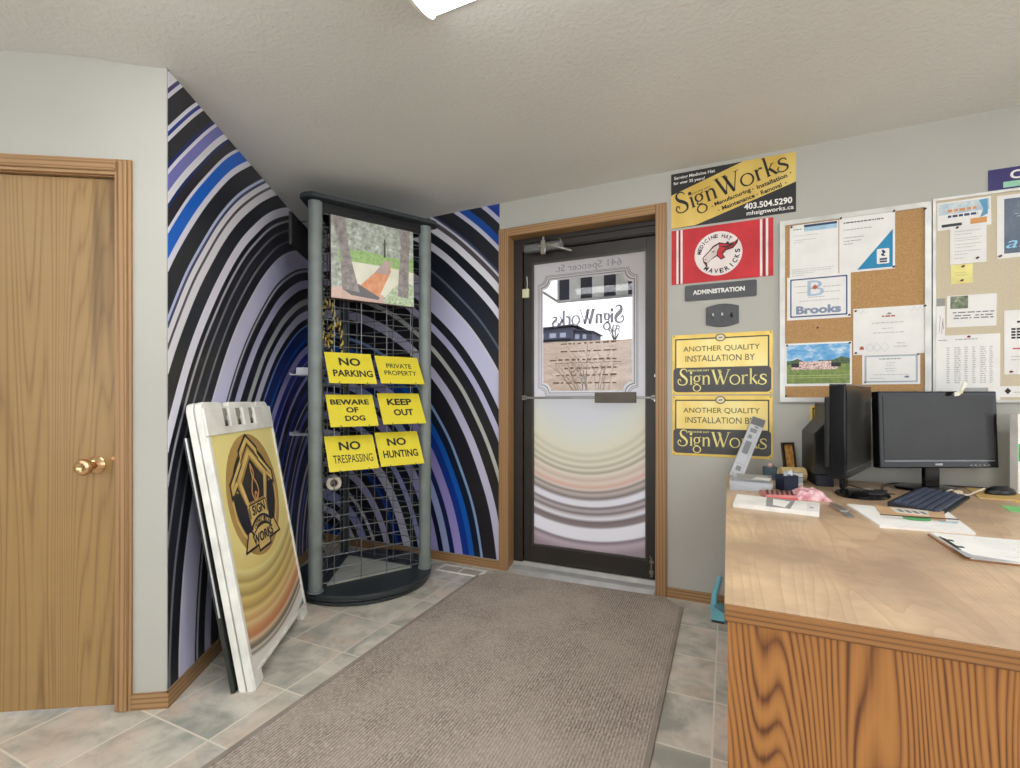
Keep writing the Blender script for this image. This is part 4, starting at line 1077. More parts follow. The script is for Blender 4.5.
# ------------------------------------------------------------------ notice boards and what is pinned on them
def pin_board(x0, x1, z0, z1, mat, label, pname, fr=.024):
    t = wall_thing('notice_board', label, 'notice board', (x0 + x1) / 2, z0)
    w, h = x1 - x0, z1 - z0
    panel(t, pname, w - fr * 1.6, fr * .8, h - fr * 1.6, .008, mat)
    q = MB(); a = w / 2
    q.prism([(-a, 0), (a, 0), (a - fr, fr), (-a + fr, fr)], -.016, 0); q.prism([(-a, h), (-a + fr, h - fr), (a - fr, h - fr), (a, h)], -.016, 0)
    q.prism([(-a, 0), (-a + fr, fr), (-a + fr, h - fr), (-a, h)], -.016, 0); q.prism([(a, 0), (a, h), (a - fr, h - fr), (a - fr, fr)], -.016, 0)
    q.build('board_frame', M['alum_frame'], t); return t
pin_board(.247, .869, 1.119, 2.063, M['cork'], 'brown cork notice board in a metal frame above the sideways monitor', 'cork_panel')
pin_board(.874, 1.86, 1.119, 2.071, M['linen'], 'beige fabric notice board in a metal frame at the right edge of the photo', 'fabric_panel', .012)
BY = WF - .0086
PINS = []
def paper(label, x0, x1, z0, z1, rot=0.0, mat=None, lift=0.0, name='notice', cat='paper'):
    t = wall_thing(name, label, cat, (x0 + x1) / 2, z0, BY - lift, R(rot))
    w, h = x1 - x0, z1 - z0
    q = MB(); q.box(-w / 2, w / 2, -.0009, 0, 0, h); q.build('sheet', mat or M['paper'], t)
    t['w'] = w; t['h'] = h; return t
def prt(t, name, mat, fn, lab=None):
    w, h = t['w'], t['h']; q = MB(); U = lambda u, v: (-w / 2 + u * w, v * h)
    fn(q, U); o = q.build(name, mat, t)
    if lab: o['label'] = lab
    return o
def bars(rows, y=-.0015, th=.006, seed=1, word=.05):
    """rows of unreadably small print: (u0, u1, v)"""
    def f_(q, U):
        rnd = random.Random(seed)
        for u0, u1, v in rows:
            u = u0
            while u < u1:
                e = min(u1, u + word * rnd.uniform(.5, 1.5)); a, b_ = U(u, v), U(e, v); q.rect(a[0], b_[0], a[1], a[1] + th, y); u = e + word * .25
    return f_
def area(u0, u1, v0, v1, y=-.0013):
    return lambda q, U: q.rect(U(u0, 0)[0], U(u1, 0)[0], U(0, v0)[1], U(0, v1)[1], y)
def poly(pts, y=-.0013): return lambda q, U: q.flat([U(*p) for p in pts], y)
def both(*fs):
    def f_(q, U):
        for g_ in fs: g_(q, U)
    return f_
t = paper('white letter with a dark blue header bar, top left on the cork board', .293, .505, 1.744, 2.034)
prt(t, 'header_band', flat((44, 66, 96), .7), area(.30, .97, .945, .985)); prt(t, 'header_tint', flat((166, 196, 214), .7, 0, .3, .12), area(.30, .97, .87, .945)); prt(t, 'header_box', M['white'], area(.03, .30, .88, .975, -.0012))
prt(t, 'printed_text', M['ink_pale'], bars([(.08, .6, .80), (.1, .55, .72), (.08, .30, .68), (.05, .9, .20), (.05, .85, .165), (.05, .5, .13), (.05, .3, .09)], th=.003)); prt(t, 'header_text', M['ink_grey'], bars([(.08, .25, .91)], th=.006))
PINS += [(.300, 2.026, 'black', 'black push pin at the top left of the letter with a blue header')]
t = paper('white page with a blue triangle corner, top middle on the cork board', .508, .733, 1.764, 2.046, lift=.0012)
prt(t, 'blue_corner', flat((34, 138, 186), .6), poly([(.33, .035), (.96, .035), (.96, .68)])); prt(t, 'corner_badge', M['white'], lambda q, U: q.flat(rrect(U(.68, 0)[0], U(.90, 0)[0], U(0, .10)[1], U(0, .36)[1], .006), -.0019))
prt(t, 'badge_mark', flat((34, 52, 92), .6), both(poly([(.76, .33), (.80, .34), (.84, .29), (.79, .27)], -.0025), poly([(.75, .27), (.79, .28), (.83, .23), (.77, .235)], -.0025), area(.73, .86, .165, .195, -.0025), area(.73, .86, .125, .15, -.0025)))
prt(t, 'printed_heading', flat((92, 92, 94), .7), bars([(.08, .80, .87)], th=.006)); prt(t, 'printed_text', M['ink_grey'], bars([(.08, .6, .75), (.08, .45, .61), (.08, .4, .55), (.08, .25, .50)], th=.0035))
PINS += [(.514, 2.038, 'black', 'black push pin at the top left of the blue cornered page'), (.727, 2.040, 'black', 'black push pin at the top right of the blue cornered page'), (.727, 1.772, 'black', 'black push pin at the bottom right of the blue cornered page')]
t = paper('certificate with a blue border reading Brooks, on the left of the cork board', .281, .556, 1.543, 1.766, lift=.0008)
prt(t, 'blue_border', flat((66, 84, 128), .6), lambda q, U: ring(q, rrect(U(.05, 0)[0], U(.95, 0)[0], U(0, .06)[1], U(0, .95)[1], .004), rrect(U(.072, 0)[0], U(.928, 0)[0], U(0, .09)[1], U(0, .92)[1], .004), -.0014))
prt(t, 'lettering', flat((136, 148, 174), .6), lambda q, U: letter(q, 'Brooks', *U(.5, .22), .195, .042, -.0016, .045))
prt(t, 'emblem', flat((176, 196, 218), .6), lambda q, U: letter(q, 'B', *U(.46, .71), .072, .078, -.0016, -.004)); prt(t, 'emblem_flower', flat((198, 98, 62), .6), lambda q, U: q.flat([U(.45 + .055 * (1 if i % 2 else .5) * math.cos(i * PI / 6), .73 + .07 * (1 if i % 2 else .5) * math.sin(i * PI / 6)) for i in range(12)], -.0022))
prt(t, 'printed_text', M['ink_pale'], bars([(.12, .36, .76), (.58, .86, .72), (.14, .36, .62), (.58, .84, .60), (.34, .60, .50), (.2, .82, .42)], th=.004))
PINS += [(.549, 1.553, 'dark', 'dark push pin at the bottom right of the Brooks certificate'), (.415, 1.498, 'dark', 'dark push pin in bare cork between the Brooks certificate and the team photo')]
t = paper('team photo of a crowd on green grass under blue sky, on the cork board', .271, .561, 1.201, 1.423, cat='photo', name='team_photo')
def sky(): 
    s = NT('printed_sky'); nz = s.noise(s.coord((1, 1, 2.2)), 14, 4, .6); return s.fin(s.ramp(nz, [(.4, (86, 158, 214)), (.52, (120, 182, 226)), (.66, (228, 236, 242))]), .4)
prt(t, 'sky', sky(), area(.03, .97, .52, .96)); prt(t, 'grass', foliage('printed_grass', [(.35, (84, 112, 48)), (.65, (142, 160, 66))], 50), area(.03, .97, .06, .52))
prt(t, 'trees', foliage('printed_trees', [(.35, (46, 70, 34)), (.65, (84, 112, 60))], 90), both(poly([(.03, .5), (.30, .5), (.30, .56), (.20, .64), (.12, .60), (.03, .58)], -.0016), poly([(.45, .5), (.97, .5), (.97, .62), (.85, .67), (.74, .60), (.6, .58), (.52, .60)], -.0016)))
prt(t, 'players', foliage('printed_players', [(.40, (120, 60, 56)), (.5, (226, 190, 180)), (.62, (240, 224, 214))], 150), both(area(.10, .80, .38, .50, -.0019), area(.22, .70, .48, .57, -.0020)))
prt(t, 'dark_players', M['ink'], both(area(.10, .22, .44, .53, -.0023), area(.70, .84, .44, .53, -.0023))); prt(t, 'field_line', flat((186, 190, 120), .5), both(area(.03, .97, .24, .252, -.0016), area(.03, .97, .19, .20, -.0016)))
PINS += [(.280, 1.414, 'black', 'black push pin at the top left of the team photo'), (.551, 1.414, 'black', 'black push pin at the top right of the team photo')]
t = paper('landscape white certificate with a small red crest, on the right of the cork board', .566, .854, 1.352, 1.581, lift=.0014, name='certificate', cat='certificate')
prt(t, 'printed_heading', flat((178, 90, 74), .6), both(bars([(.40, .58, .79)], th=.007), poly([(.09, .11), (.15, .11), (.15, .16), (.12, .19), (.09, .16)])))
prt(t, 'printed_text', M['ink_pale'], bars([(.26, .70, .66), (.40, .56, .54), (.28, .70, .45), (.60, .72, .22), (.56, .74, .15)], th=.004)); prt(t, 'printed_scrolls', flat((216, 220, 220), .7), both(*[lambda q, U, u=u: line(q, [U(u, .15), U(u + .06, .24), U(u + .12, .15), U(u + .06, .06)], .0025, -.0014, True) for u in (.18, .27, .38)], *[lambda q, U, u=u: line(q, [U(u, .97), U(u + .06, .88), U(u + .1, .97)], .0025, -.0014) for u in (.06, .12, .74, .82)]))
prt(t, 'crest', M['ink_grey'], poly([(.46, .85), (.50, .89), (.54, .85), (.50, .83)]))
PINS += [(.575, 1.570, 'dark', 'dark push pin at the top left of the red crested certificate'), (.845, 1.574, 'black', 'black push pin at the top right of the red crested certificate'), (.576, 1.362, 'black', 'black push pin at the bottom left of the red crested certificate')]
t = paper('smaller grey bordered certificate hanging under the red crested one', .603, .829, 1.206, 1.357, name='certificate', cat='certificate')
prt(t, 'grey_border', flat((176, 182, 190), .7), lambda q, U: ring(q, rrect(U(.04, 0)[0], U(.96, 0)[0], U(0, .06)[1], U(0, .94)[1], .003), rrect(U(.075, 0)[0], U(.925, 0)[0], U(0, .11)[1], U(0, .89)[1], .003), -.0013))
prt(t, 'printed_text', M['ink_grey'], bars([(.30, .68, .80)], th=.005)); prt(t, 'fine_print', M['ink_pale'], bars([(.42, .58, .68), (.42, .56, .60), (.40, .6, .50), (.42, .58, .42), (.2, .8, .30), (.14, .4, .18)], th=.003)); prt(t, 'seal', flat((110, 124, 150), .6), poly([(.72, .22), (.76, .27), (.82, .26), (.80, .20)]))
PINS += [(.820, 1.347, 'grey', 'grey push pin at the top right of the smaller certificate'), (.614, 1.217, 'grey', 'grey push pin at the bottom left of the smaller certificate')]
PINS += [(.846, 2.03, 'black', 'black push pin in bare cork at the top right of the cork board'), (.276, 1.150, 'black', 'black push pin in bare cork at the bottom left of the cork board')]
# beige board
t = paper('colour advertising flyer with an orange box, top left on the beige board', .893, 1.083, 1.922, 2.050, -1, name='flyer', cat='flyer')
prt(t, 'flyer_picture', foliage('printed_flyer', [(.35, (150, 186, 206)), (.55, (206, 216, 220)), (.7, (236, 232, 226))], 20), area(.03, .97, .55, .95)); prt(t, 'blue_wave', flat((96, 160, 196), .5), poly([(.80, .30), (.94, .40), (.94, .93), (.78, .92), (.86, .6)], -.0016))
prt(t, 'orange_box', flat((222, 160, 96), .6), area(.62, .92, .10, .30, -.0016)); prt(t, 'dark_strip', M['charcoal'], area(.08, .46, .10, .20, -.0016)); prt(t, 'printed_heading', flat((60, 76, 110), .6), bars([(.20, .76, .42)], -.0022, .011, 3, .09)); prt(t, 'orange_heading', flat((222, 150, 90), .6), bars([(.20, .74, .62)], -.0022, .012, 4, .12))
t = paper('white typed letter pinned below the colour flyer on the beige board', .938, 1.066, 1.757, 1.934, lift=.0012)
prt(t, 'printed_text', M['ink_pale'], bars([(.12, .85, .84), (.12, .6, .76), (.12, .88, .66), (.12, .8, .60), (.12, .86, .50), (.12, .7, .42), (.12, .84, .32), (.12, .5, .24), (.12, .4, .14)], th=.003))
PINS += [(.962, 1.925, 'dark', 'dark push pin at the top of the typed letter below the flyer'), (1.033, 1.777, 'dark', 'dark push pin at the bottom of the typed letter below the flyer')]
t = paper('small yellow sticky note pinned to the beige board', .941, 1.019, 1.667, 1.755, mat=flat((240, 230, 150), .8), name='sticky_note', cat='note')
prt(t, 'handwriting', flat((206, 196, 130), .8), bars([(.15, .7, .55), (.2, .8, .42)], th=.003))
PINS += [(.983, 1.744, 'red', 'dark red push pin at the top of the yellow note'), (.979, 1.680, 'red', 'dark red push pin at the bottom of the yellow note')]
t = paper('grey-blue poster with pale blue letters in a white border at the right edge', 1.102, 1.40, 1.765, 2.046, name='poster', cat='poster')
prt(t, 'poster_picture', foliage('printed_poster', [(.35, (76, 92, 112)), (.6, (98, 112, 130)), (.75, (140, 156, 172))], 9), area(.08, .92, .07, .94)); prt(t, 'poster_lettering', flat((150, 210, 240), .5), lambda q, U: letter(q, 'aff', *U(.285, .24), .11, .05, -.0018, .0, 0, False, .3))
prt(t, 'pale_print', flat((150, 166, 182), .5), bars([(.20, .5, .68), (.22, .5, .64)], -.0018, .004))
PINS += [(1.111, 1.775, 'red', 'dark red push pin at the bottom left of the grey-blue poster')]
t = paper('business card with a landscape photo corner, below the yellow note', .926, 1.100, 1.466, 1.612, .6, name='card', cat='card')
prt(t, 'card_photo', foliage('printed_card', [(.35, (60, 66, 50)), (.55, (130, 140, 110)), (.7, (206, 206, 196))], 30), area(.07, .43, .58, .98)); prt(t, 'printed_text', flat((120, 120, 120), .7), bars([(.12, .95, .44), (.16, .5, .34), (.58, .92, .34), (.14, .5, .26), (.55, .94, .26)], th=.005, word=.12))
t = paper('narrow white slip taped with grey at the left edge of the beige board', .889, .920, 1.424, 1.604, lift=.0004, name='slip'); prt(t, 'grey_tape', flat((160, 158, 152), .6), area(0, 1, .80, 1)); prt(t, 'handwriting', M['ink_grey'], lambda q, U: (line(q, [U(.3, .1), U(.45, .5), U(.35, .55)], .002, -.0014), line(q, [U(.6, .08), U(.7, .4), U(.8, .2), U(.75, .48)], .002, -.0014)))
t = paper('white sheet with a grid of figures, low on the beige board behind the monitor', .884, 1.112, 1.125, 1.430, lift=.0016, name='price_list', cat='paper')
prt(t, 'printed_columns', M['ink_pale'], both(*[bars([(u, u + w_, .80 - .033 * k) for k in range(17)], -.0015, .0052, int(u * 50), .06) for u, w_ in ((.18, .05), (.30, .10), (.46, .05), (.58, .05), (.70, .09), (.84, .05))])); prt(t, 'printed_heading', M['ink_grey'], bars([(.32, .66, .925), (.05, .2, .92)], th=.004)); prt(t, 'printed_block', flat((170, 170, 168), .7, 0, .3, .2), area(.40, .82, .10, .20, -.0018))
PINS += [(1.003, 1.420, 'red', 'dark red push pin at the top of the sheet of figures')]
t = paper('white sheet with dark boxes and a red line at the right edge', 1.126, 1.36, 1.244, 1.530, lift=.0004)
prt(t, 'printed_boxes', M['ink'], both(*[area(.10 + .075 * i, .16 + .075 * i, .69 - .045 * j, .72 - .045 * j) for i in range(3) for j in range(4)], area(.18, .30, .80, .83))); prt(t, 'red_line', flat((206, 80, 90), .6), area(.12, .5, .39, .41)); prt(t, 'printed_text', M['ink_pale'], bars([(.1, .5, .27), (.1, .45, .22)], th=.004))
PINS += [(1.147, 1.256, 'red', 'dark red push pin at the bottom of the sheet with dark boxes')]
t = paper('white strip with a small dark diamond mark at the bottom of the beige board', 1.112, 1.40, 1.143, 1.192, lift=.0002, name='slip'); prt(t, 'diamond', M['ink'], poly([(.05, .55), (.09, .85), (.13, .55), (.09, .25)])); prt(t, 'printed_text', M['ink_pale'], bars([(.16, .5, .4)], th=.004))
PCOL = {'black': M['black'], 'dark': flat((70, 52, 48), .4), 'grey': flat((110, 110, 112), .4), 'red': flat((120, 40, 44), .4)}
for i, (x, z, c_, lab) in enumerate(PINS):
    t = thing('push_pin', lab, 'pin', (x, BY - .0026, z), (R(90), 0, 0), group='push pins in the notice boards')
    q = MB(); q.lathe([(0, 0), (.0048, 0), (.0048, .0015), (.0026, .0022), (.0026, .007), (.0044, .0085), (.0044, .0098), (0, .0102)], 12); q.build('pin_head', PCOL[c_], t, True)
t = thing('poster', 'purple sign with a mint bar standing above the beige board', 'sign', (1.23, WF, 2.0725))
panel(t, 'sign_panel', .31, 0, .098, .003, M['purple']); q = MB(); q.rect(-.105, .15, .010, .036, -.0036); q.build('mint_bar', flat((158, 214, 184), .5), t)
q = MB(); letter(q, 'C', -.062, .064, .040, .040, -.0036, .03); q.build('lettering', M['white'], t)

# ------------------------------------------------------------------ desk
DT = .730
dk = thing('desk', 'long oak desk with a worn top and strong grained front panel', 'desk', (0, 0, 0))
dx0, dx1, dy0, dy1 = -.006, 1.78, 1.019, 2.855
q = MB(); q.box(dx0 + .004, dx1, dy0 + .012, dy1, DT - .026, DT); q.build('desk_top', M['desk_top'], dk)
q = MB(); q.box(dx0, dx1, dy0, dy0 + .0118, DT - .030, DT, .002, 1); q.build('edge_band', M['desk_edge'], dk)
q = MB(); q.box(dx0, dx0 + .0038, dy0 + .012, dy1, DT - .030, DT); q.build('side_band', M['desk_top'], dk)
q = MB(); q.box(dx0 + .006, dx1 - .01, dy0 + .010, dy0 + .028, 0, DT - .031); q.build('front_panel', M['desk_panel'], dk)
q = MB(); q.box(dx0 + .006, dx0 + .024, dy0 + .0285, dy1 - .01, 0, DT - .031); q.build('side_panel', M['desk_panel'], dk)
q = MB(); q.box(dx1 - .03, dx1 - .012, dy0 + .0285, dy1 - .01, 0, DT - .031); q.build('side_panel', M['desk_panel'], dk)
# light blue plastic piece on the floor left of the desk
t = thing('dustpan', 'light blue plastic dustpan on the floor against the left side of the desk', 'dustpan', (-.042, 2.70, 0), (0, 0, 0)); lb = flat((120, 192, 208), .4)
q = MB(); q.prism([(-.035, .0), (.028, .0), (.028, .05), (-.02, .075), (-.035, .05)], -.06, .06); q.build('pan', lb, t)
q = MB(); q.tube([(-.026, .0, .04), (-.018, .02, .12), (.006, .05, .20)], [.018, .016, .012], 10); q.build('handle', lb, t, True)
q = MB(); q.box(-.034, .027, -.0615, -.06, .0, .012); q.build('rubber_lip', M['charcoal'], t)

def flat_thing(name, label, cat, pts, z0, z1, mat, part='sheet', group=None):
    cx = sum(p[0] for p in pts) / len(pts); cy = sum(p[1] for p in pts) / len(pts)
    t = thing(name, label, cat, (cx, cy, z0), group=group)
    q = MB(); q.slab([(x - cx, y - cy) for x, y in pts], 0, z1 - z0); q.build(part, mat, t); t['cx'] = cx; t['cy'] = cy; return t
def on(t, pts, dz0, dz1, mat, name):
    q = MB(); q.slab([(x - t['cx'], y - t['cy']) for x, y in pts], dz0, dz1); return q.build(name, mat, t)
def quad(o, ux, uy):            # local (a, b) -> world on a rotated rectangle
    return lambda a, b: (o[0] + ux[0] * a + uy[0] * b, o[1] + ux[1] * a + uy[1] * b)
# monitors
def monitor(name_label, x, y, rz, w, z0, z1, tilt, base_xy, thick, brand=False):
    t = thing('monitor', name_label, 'monitor', (x, y, DT), (0, 0, rz))
    h = z1 - z0; zb = z0 - DT; bz = .012
    mxm = Matrix.Translation((0, 0, zb)) @ Matrix.Rotation(R(tilt), 4, 'X')
    q = MB(); q.box(-w / 2, w / 2, -.012, thick * .62, 0, h, .005, 2, mx=mxm); q.build('bezel', M['black_gloss'], t)
    q = MB(); q.box(-w / 2 + .02, w / 2 - .02, -.0135, -.0122, .038, h - .02, mx=mxm); q.build('screen', flat((46, 46, 45), .32, 0, .3), t)
    q = MB(); q.box(-w / 2 + .02, w / 2 - .02, -.0142, -.0123, .029, .034, mx=mxm); q.build('bezel_trim', flat((120, 122, 124), .3, .4), t)
    q = MB(); q.box(-w / 2 + .05, w / 2 - .05, thick * .62, thick, .04, h - .05, .006, 2, mx=mxm); q.build('rear_housing', M['black'], t)
    q = MB()
    for k in range(14): q.box(-w / 2 + .08, w / 2 - .08, thick, thick + .002, .08 + k * .016, .088 + k * .016, mx=mxm)
    q.build('vent_slats', M['charcoal'], t)
    q = MB()
    for k in range(5): q.box(w / 2 - .13 + k * .02, w / 2 - .122 + k * .02, -.0135, -.0122, .010, .014, mx=mxm)
    q.build('button', flat((150, 150, 150), .3), t)
    if brand: q = MB(); q.box(-.02, .012, -.0138, -.0122, .012, .020, mx=mxm); q.build('maker_mark', flat((170, 172, 176), .3), t)
    q = MB(); q.box(-.035, .035, thick * .5, thick * .5 + .02, .014, zb + .05, .006, 2); q.build('stand_neck', M['black_gloss'], t)
    q = MB(); q.lathe([(0, 0), (.118, 0), (.122, .004), (.115, .012), (.04, .018), (0, .018)], 40); o = q.build('stand_base', M['black_gloss'], t, True); o.location = (*base_xy, 0); o.scale = (1, .78, 1)
    return t
m1_ = monitor('black monitor turned sideways to the camera, left of the other monitor', .505, 2.50, R(68.5), .52, .815, 1.195, 0, (-.055, -.03), .072)
q = MB(); q.box(-.09, .03, -.105, -.055, .0125, .020, .003, 1); q.build('base_clip', M['charcoal'], m1_)
m2_ = monitor('black monitor facing the camera under the notice boards', .832, 2.672, R(26), .53, .834, 1.168, -2, (0, .06), .045, True)
t = thing('paper_ribbon', 'small white paper tag stuck on top of the monitor facing the camera', 'tag', (.918, 2.690, 1.150), (0, 0, R(26)))
q = MB(); q.prism([(-.028, -.004), (-.008, .0), (.030, .052), (.012, .060), (-.004, .02), (-.03, .012)], -.002, .002); q.build('tag_sheet', flat((244, 242, 224), .7), t)
q = MB(); q.prism([(-.012, .008), (.004, .008), (.006, .022), (-.008, .022)], -.004, -.0022); q.build('tag_fold', flat((226, 222, 190), .7), t)
# computer tower
t = thing('computer_tower', 'black slant-topped computer tower behind the sideways monitor', 'computer', (.364, 2.60, DT), (0, 0, R(4)))
q = MB(); q.prism([(0, .055), (.085, .055), (.085, .385), (.058, .385), (.056, .315), (0, .245)], 0, .26); o = q.build('case', M['black'], t); md = o.modifiers.new('round', 'BEVEL'); md.width = .004; md.segments = 2; md.limit_method = 'ANGLE'
q = MB(); q.box(.008, .08, .006, .25, 0, .055, .003, 1); q.build('tower_foot', flat((22, 24, 40), .4), t)
q = MB()
for k in range(17):
    for j in range(3): q.box(.060 + j * .008, .066 + j * .008, -.0015, .0005, .10 + k * .0165, .109 + k * .0165)
q.build('vent_grille', flat((128, 132, 136), .4), t)
# keyboard
kb = thing('keyboard', 'black computer keyboard lying askew in front of the monitors', 'keyboard', (.716, 2.365, DT), (0, 0, R(63))); kb.scale = (1.06, .86, 1)
q = MB(); q.prism([(-.092, 0), (.092, 0), (.092, .008), (-.092, .024)], -.225, .225)
o = q.build('keyboard_body', flat((30, 34, 44), .45), kb); o.rotation_euler = (0, 0, R(-90))
q = MB()
for r_ in range(6):
    yy = -.066 + r_ * .026
    zz = .0088 + (yy + .088) / .176 * .0155
    for k in range(20):
        xx = -.208 + k * .0215
        if r_ == 0 and 4 <= k <= 8:
            continue
        q.box(xx - .0088, xx + .0088, yy - .0105, yy + .0105, zz - .003, zz + .006, .0018, 1)
    if r_ == 0: q.box(-.208 + 4 * .0215 - .009, -.208 + 8 * .0215 + .009, yy - .0105, yy + .0105, zz - .003, zz + .006, .0018, 1)
q.build('keys', flat((66, 74, 94), .4), kb)
# mouse, pad
t = thing('mouse', 'black computer mouse near the right edge of the desk', 'mouse', (1.045, 2.69, DT + .004), (0, 0, R(-62)))
q = MB(); n = 12
q.lathe([(0, 0), (.034, 0), (.036, .008), (.030, .022), (.018, .031), (0, .034)], 24); o = q.build('mouse_shell', M['black'], t, True); o.scale = (1, 1.75, 1)
q = MB(); q.box(-.003, .003, .016, .034, .028, .034, .001, 1); q.build('scroll_wheel', M['charcoal'], t)
flat_thing('folder', 'tan paper folder under the black mouse', 'folder', [(.93, 2.56), (1.28, 2.54), (1.30, 2.82), (.98, 2.83)], DT, DT + .004, flat((216, 180, 112), .7), 'folder_sheet')
flat_thing('slip', 'green paper slip at the right edge of the desk', 'paper', [(.92, 2.30), (1.1, 2.30), (1.1, 2.40), (.94, 2.42)], DT, DT + .0015, flat((130, 206, 128), .7))
flat_thing('slip', 'yellow paper slip right of the keyboard', 'paper', [(1.02, 2.45), (1.2, 2.45), (1.2, 2.53), (1.03, 2.54)], DT, DT + .0015, flat((238, 212, 96), .7))
flat_thing('slip', 'small white paper slip on the desk left of the keyboard', 'paper', [(.535, 2.46), (.585, 2.43), (.62, 2.60), (.56, 2.64)], DT, DT + .001, M['paper'])
# standing white and green box at the right edge
t = thing('card_holder', 'white and green box standing on the desk at the right edge', 'box', (1.175, 2.79, DT), (0, 0, R(20)))
q = MB(); q.box(-.075, .13, -.035, 0, 0, .34); q.build('box_body', M['white'], t); q = MB(); q.rect(-.073, .128, .14, .215, -.0356); q.build('green_panel', flat((54, 176, 92), .5), t)
# kraft card and green fob on white paper
a_ = [(.411, 2.178), (.434, 1.846), (.668, 1.858), (.705, 2.165)]
t = flat_thing('paper_stack', 'stack of white paper on the desk in front of the keyboard', 'paper', a_, DT, DT + .007, M['paper'])
t2 = flat_thing('brochure', 'kraft brown card lying on the white paper stack', 'card', [(.495, 2.17), (.478, 2.022), (.642, 1.992), (.688, 2.15)], DT + .007, DT + .0105, flat((206, 170, 130), .6), 'card_body')
on(t2, [(.535, 2.15), (.53, 2.06), (.615, 2.045), (.64, 2.135)], .0035, .0042, flat((232, 224, 212), .6), 'pale_panel')
q = MB()
for k in range(4): q.box(-.03 + k * .02, -.018 + k * .02, -.01 - .004 * k, .035 - .004 * k, .0042, .0048)
q.build('printed_marks', flat((130, 130, 140), .6), t2)
t = thing('key_fob', 'green oval fob on a dark strap lying on the kraft card', 'key fob', (.565, 1.982, DT + .0072), (0, 0, R(6)))
q = MB(); ring_ = [(.034 * math.cos(2 * PI * i / 28), .017 * math.sin(2 * PI * i / 28), .004) for i in range(28)]; q.tube(ring_, .0038, 8, True); q.build('oval_ring', flat((74, 150, 84), .4), t, True)
q = MB(); q.box(-.100, .11, -.0035, .0035, .0078, .0105); q.build('strap', flat((82, 60, 48), .6), t)
q = MB(); q.slab([(.045, -.02), (.09, -.03), (.10, -.016), (.06, -.006)], .0, .003); q.build('tab', flat((176, 196, 206), .5), t)
# clipboard
cb = thing('clipboard', 'brown clipboard with white sheets at the right edge of the desk', 'clipboard', (.538, 1.555, DT), (0, 0, R(0)))
q = MB(); q.slab([(.0, 0), (.40, -.008), (.40, .25), (0, .245)], 0, .004); q.build('board', flat((150, 108, 72), .6), cb)
q = MB(); q.slab([(.012, .004), (.40, -.004), (.40, .246), (.004, .241)], .004, .010); q.build('sheets', M['paper'], cb)
q = MB()
for k in range(7): 
    for j in range(4): q.box(.09 + j * .07, .145 + j * .07, .04 + k * .028, .043 + k * .028, .010, .0105)
q.build('printed_lines', flat((214, 214, 212), .7), cb)
q = MB(); q.box(.008, .014, .06, .19, .0102, .0118, .0005, 1); q.tube([(.012, .085, .0125), (.012, .165, .0125)], .0022, 8); q.box(.012, .030, .085, .100, .0102, .0116, .0005, 1); q.box(.012, .030, .150, .165, .0102, .0116, .0005, 1)
q.build('clip', M['charcoal'], cb)
q = MB(); q.slab([(.0, -.004), (.10, -.006), (.02, .02), (.002, .10)], .0102, .0112); q.build('loose_edge', flat((176, 176, 180), .6), cb)
# tool: flat metal blade and handle
t = thing('utility_knife', 'grey metal utility knife on the desk left of the white paper stack', 'knife', (.371, 2.06, DT), (0, 0, R(-84)))
q = MB(); q.box(-.09, .03, -.013, .013, 0, .010, .003, 2); q.build('knife_handle', flat((150, 140, 128), .35, .4), t); q = MB(); q.slab([(.03, -.010), (.095, -.010), (.11, .010), (.03, .010)], .003, .006); q.build('blade', flat((200, 206, 216), .25, .7), t)
q = MB(); q.box(-.075, .0, .014, .024, 0, .006, .002, 1); q.build('second_blade', flat((164, 178, 196), .3, .5), t)
# white sheet stack, candy pack, pink bag, boxes at the desk's left end
ws = flat_thing('sheet_stack', 'long white stack of blank sheets at the left end of the desk', 'paper', [(.018, 1.972), (.284, 1.925), (.312, 2.10), (.035, 2.165)], DT, DT + .016, M['white'])
on(ws, [(.125, 1.956), (.20, 1.943), (.235, 2.118), (.14, 2.138)], .016, .0166, flat((150, 148, 146), .6), 'grey_print'); on(ws, [(.15, 1.99), (.185, 1.96), (.215, 2.08), (.16, 2.11)], .0166, .0171, M['paper'], 'white_print'); on(ws, [(.25, 1.94), (.282, 1.935), (.306, 2.085), (.27, 2.095)], .016, .0166, flat((226, 222, 220), .6), 'pale_print'); on(ws, [(.264, 1.985), (.276, 1.983), (.279, 2.005), (.267, 2.007)], .0166, .0171, M['ink_grey'], 'small_mark')
cd = thing('striped_packet', 'red and black striped packet on the desk beside the pink bag', 'packet', (.182, 2.235, DT + .0), (0, 0, R(10)))
q = MB(); q.box(-.055, .06, -.055, .055, 0, .022, .008, 2); q.build('packet_body', flat((196, 120, 116), .4), cd, True)
q = MB()
for k in range(6):
    x = -.05 + k * .018; q.slab([(x, -.05), (x + .009, -.05), (x + .03, .045), (x + .021, .045)], .0221, .0232)
q.build('black_stripes', flat((58, 30, 34), .5), cd)
q = MB(); q.box(-.058, .062, -.060, -.048, .0, .012, .003, 1); q.build('packet_end', flat((206, 96, 90), .5), cd)
t = thing('gift_bag', 'crumpled pink plastic bag between the packet and the sideways monitor', 'bag', (.302, 2.30, DT), (0, 0, R(8)))
q = MB(); random.seed(11); nx, ny = 16, 16
gp = [[None] * (ny + 1) for _ in range(nx + 1)]
for i in range(nx + 1):
    for j in range(ny + 1):
        u, v = i / nx * 2 - 1, j / ny * 2 - 1; e = max(0, 1 - max(abs(u), abs(v)) ** 3)
        gp[i][j] = q.bm.verts.new((u * .060 + random.uniform(-.003, .003), v * .075 + random.uniform(-.004, .004), .002 + e * (.022 + random.uniform(0, .018))))
for i in range(nx):
    for j in range(ny): q.bm.faces.new([gp[i][j], gp[i + 1][j], gp[i + 1][j + 1], gp[i][j + 1]])
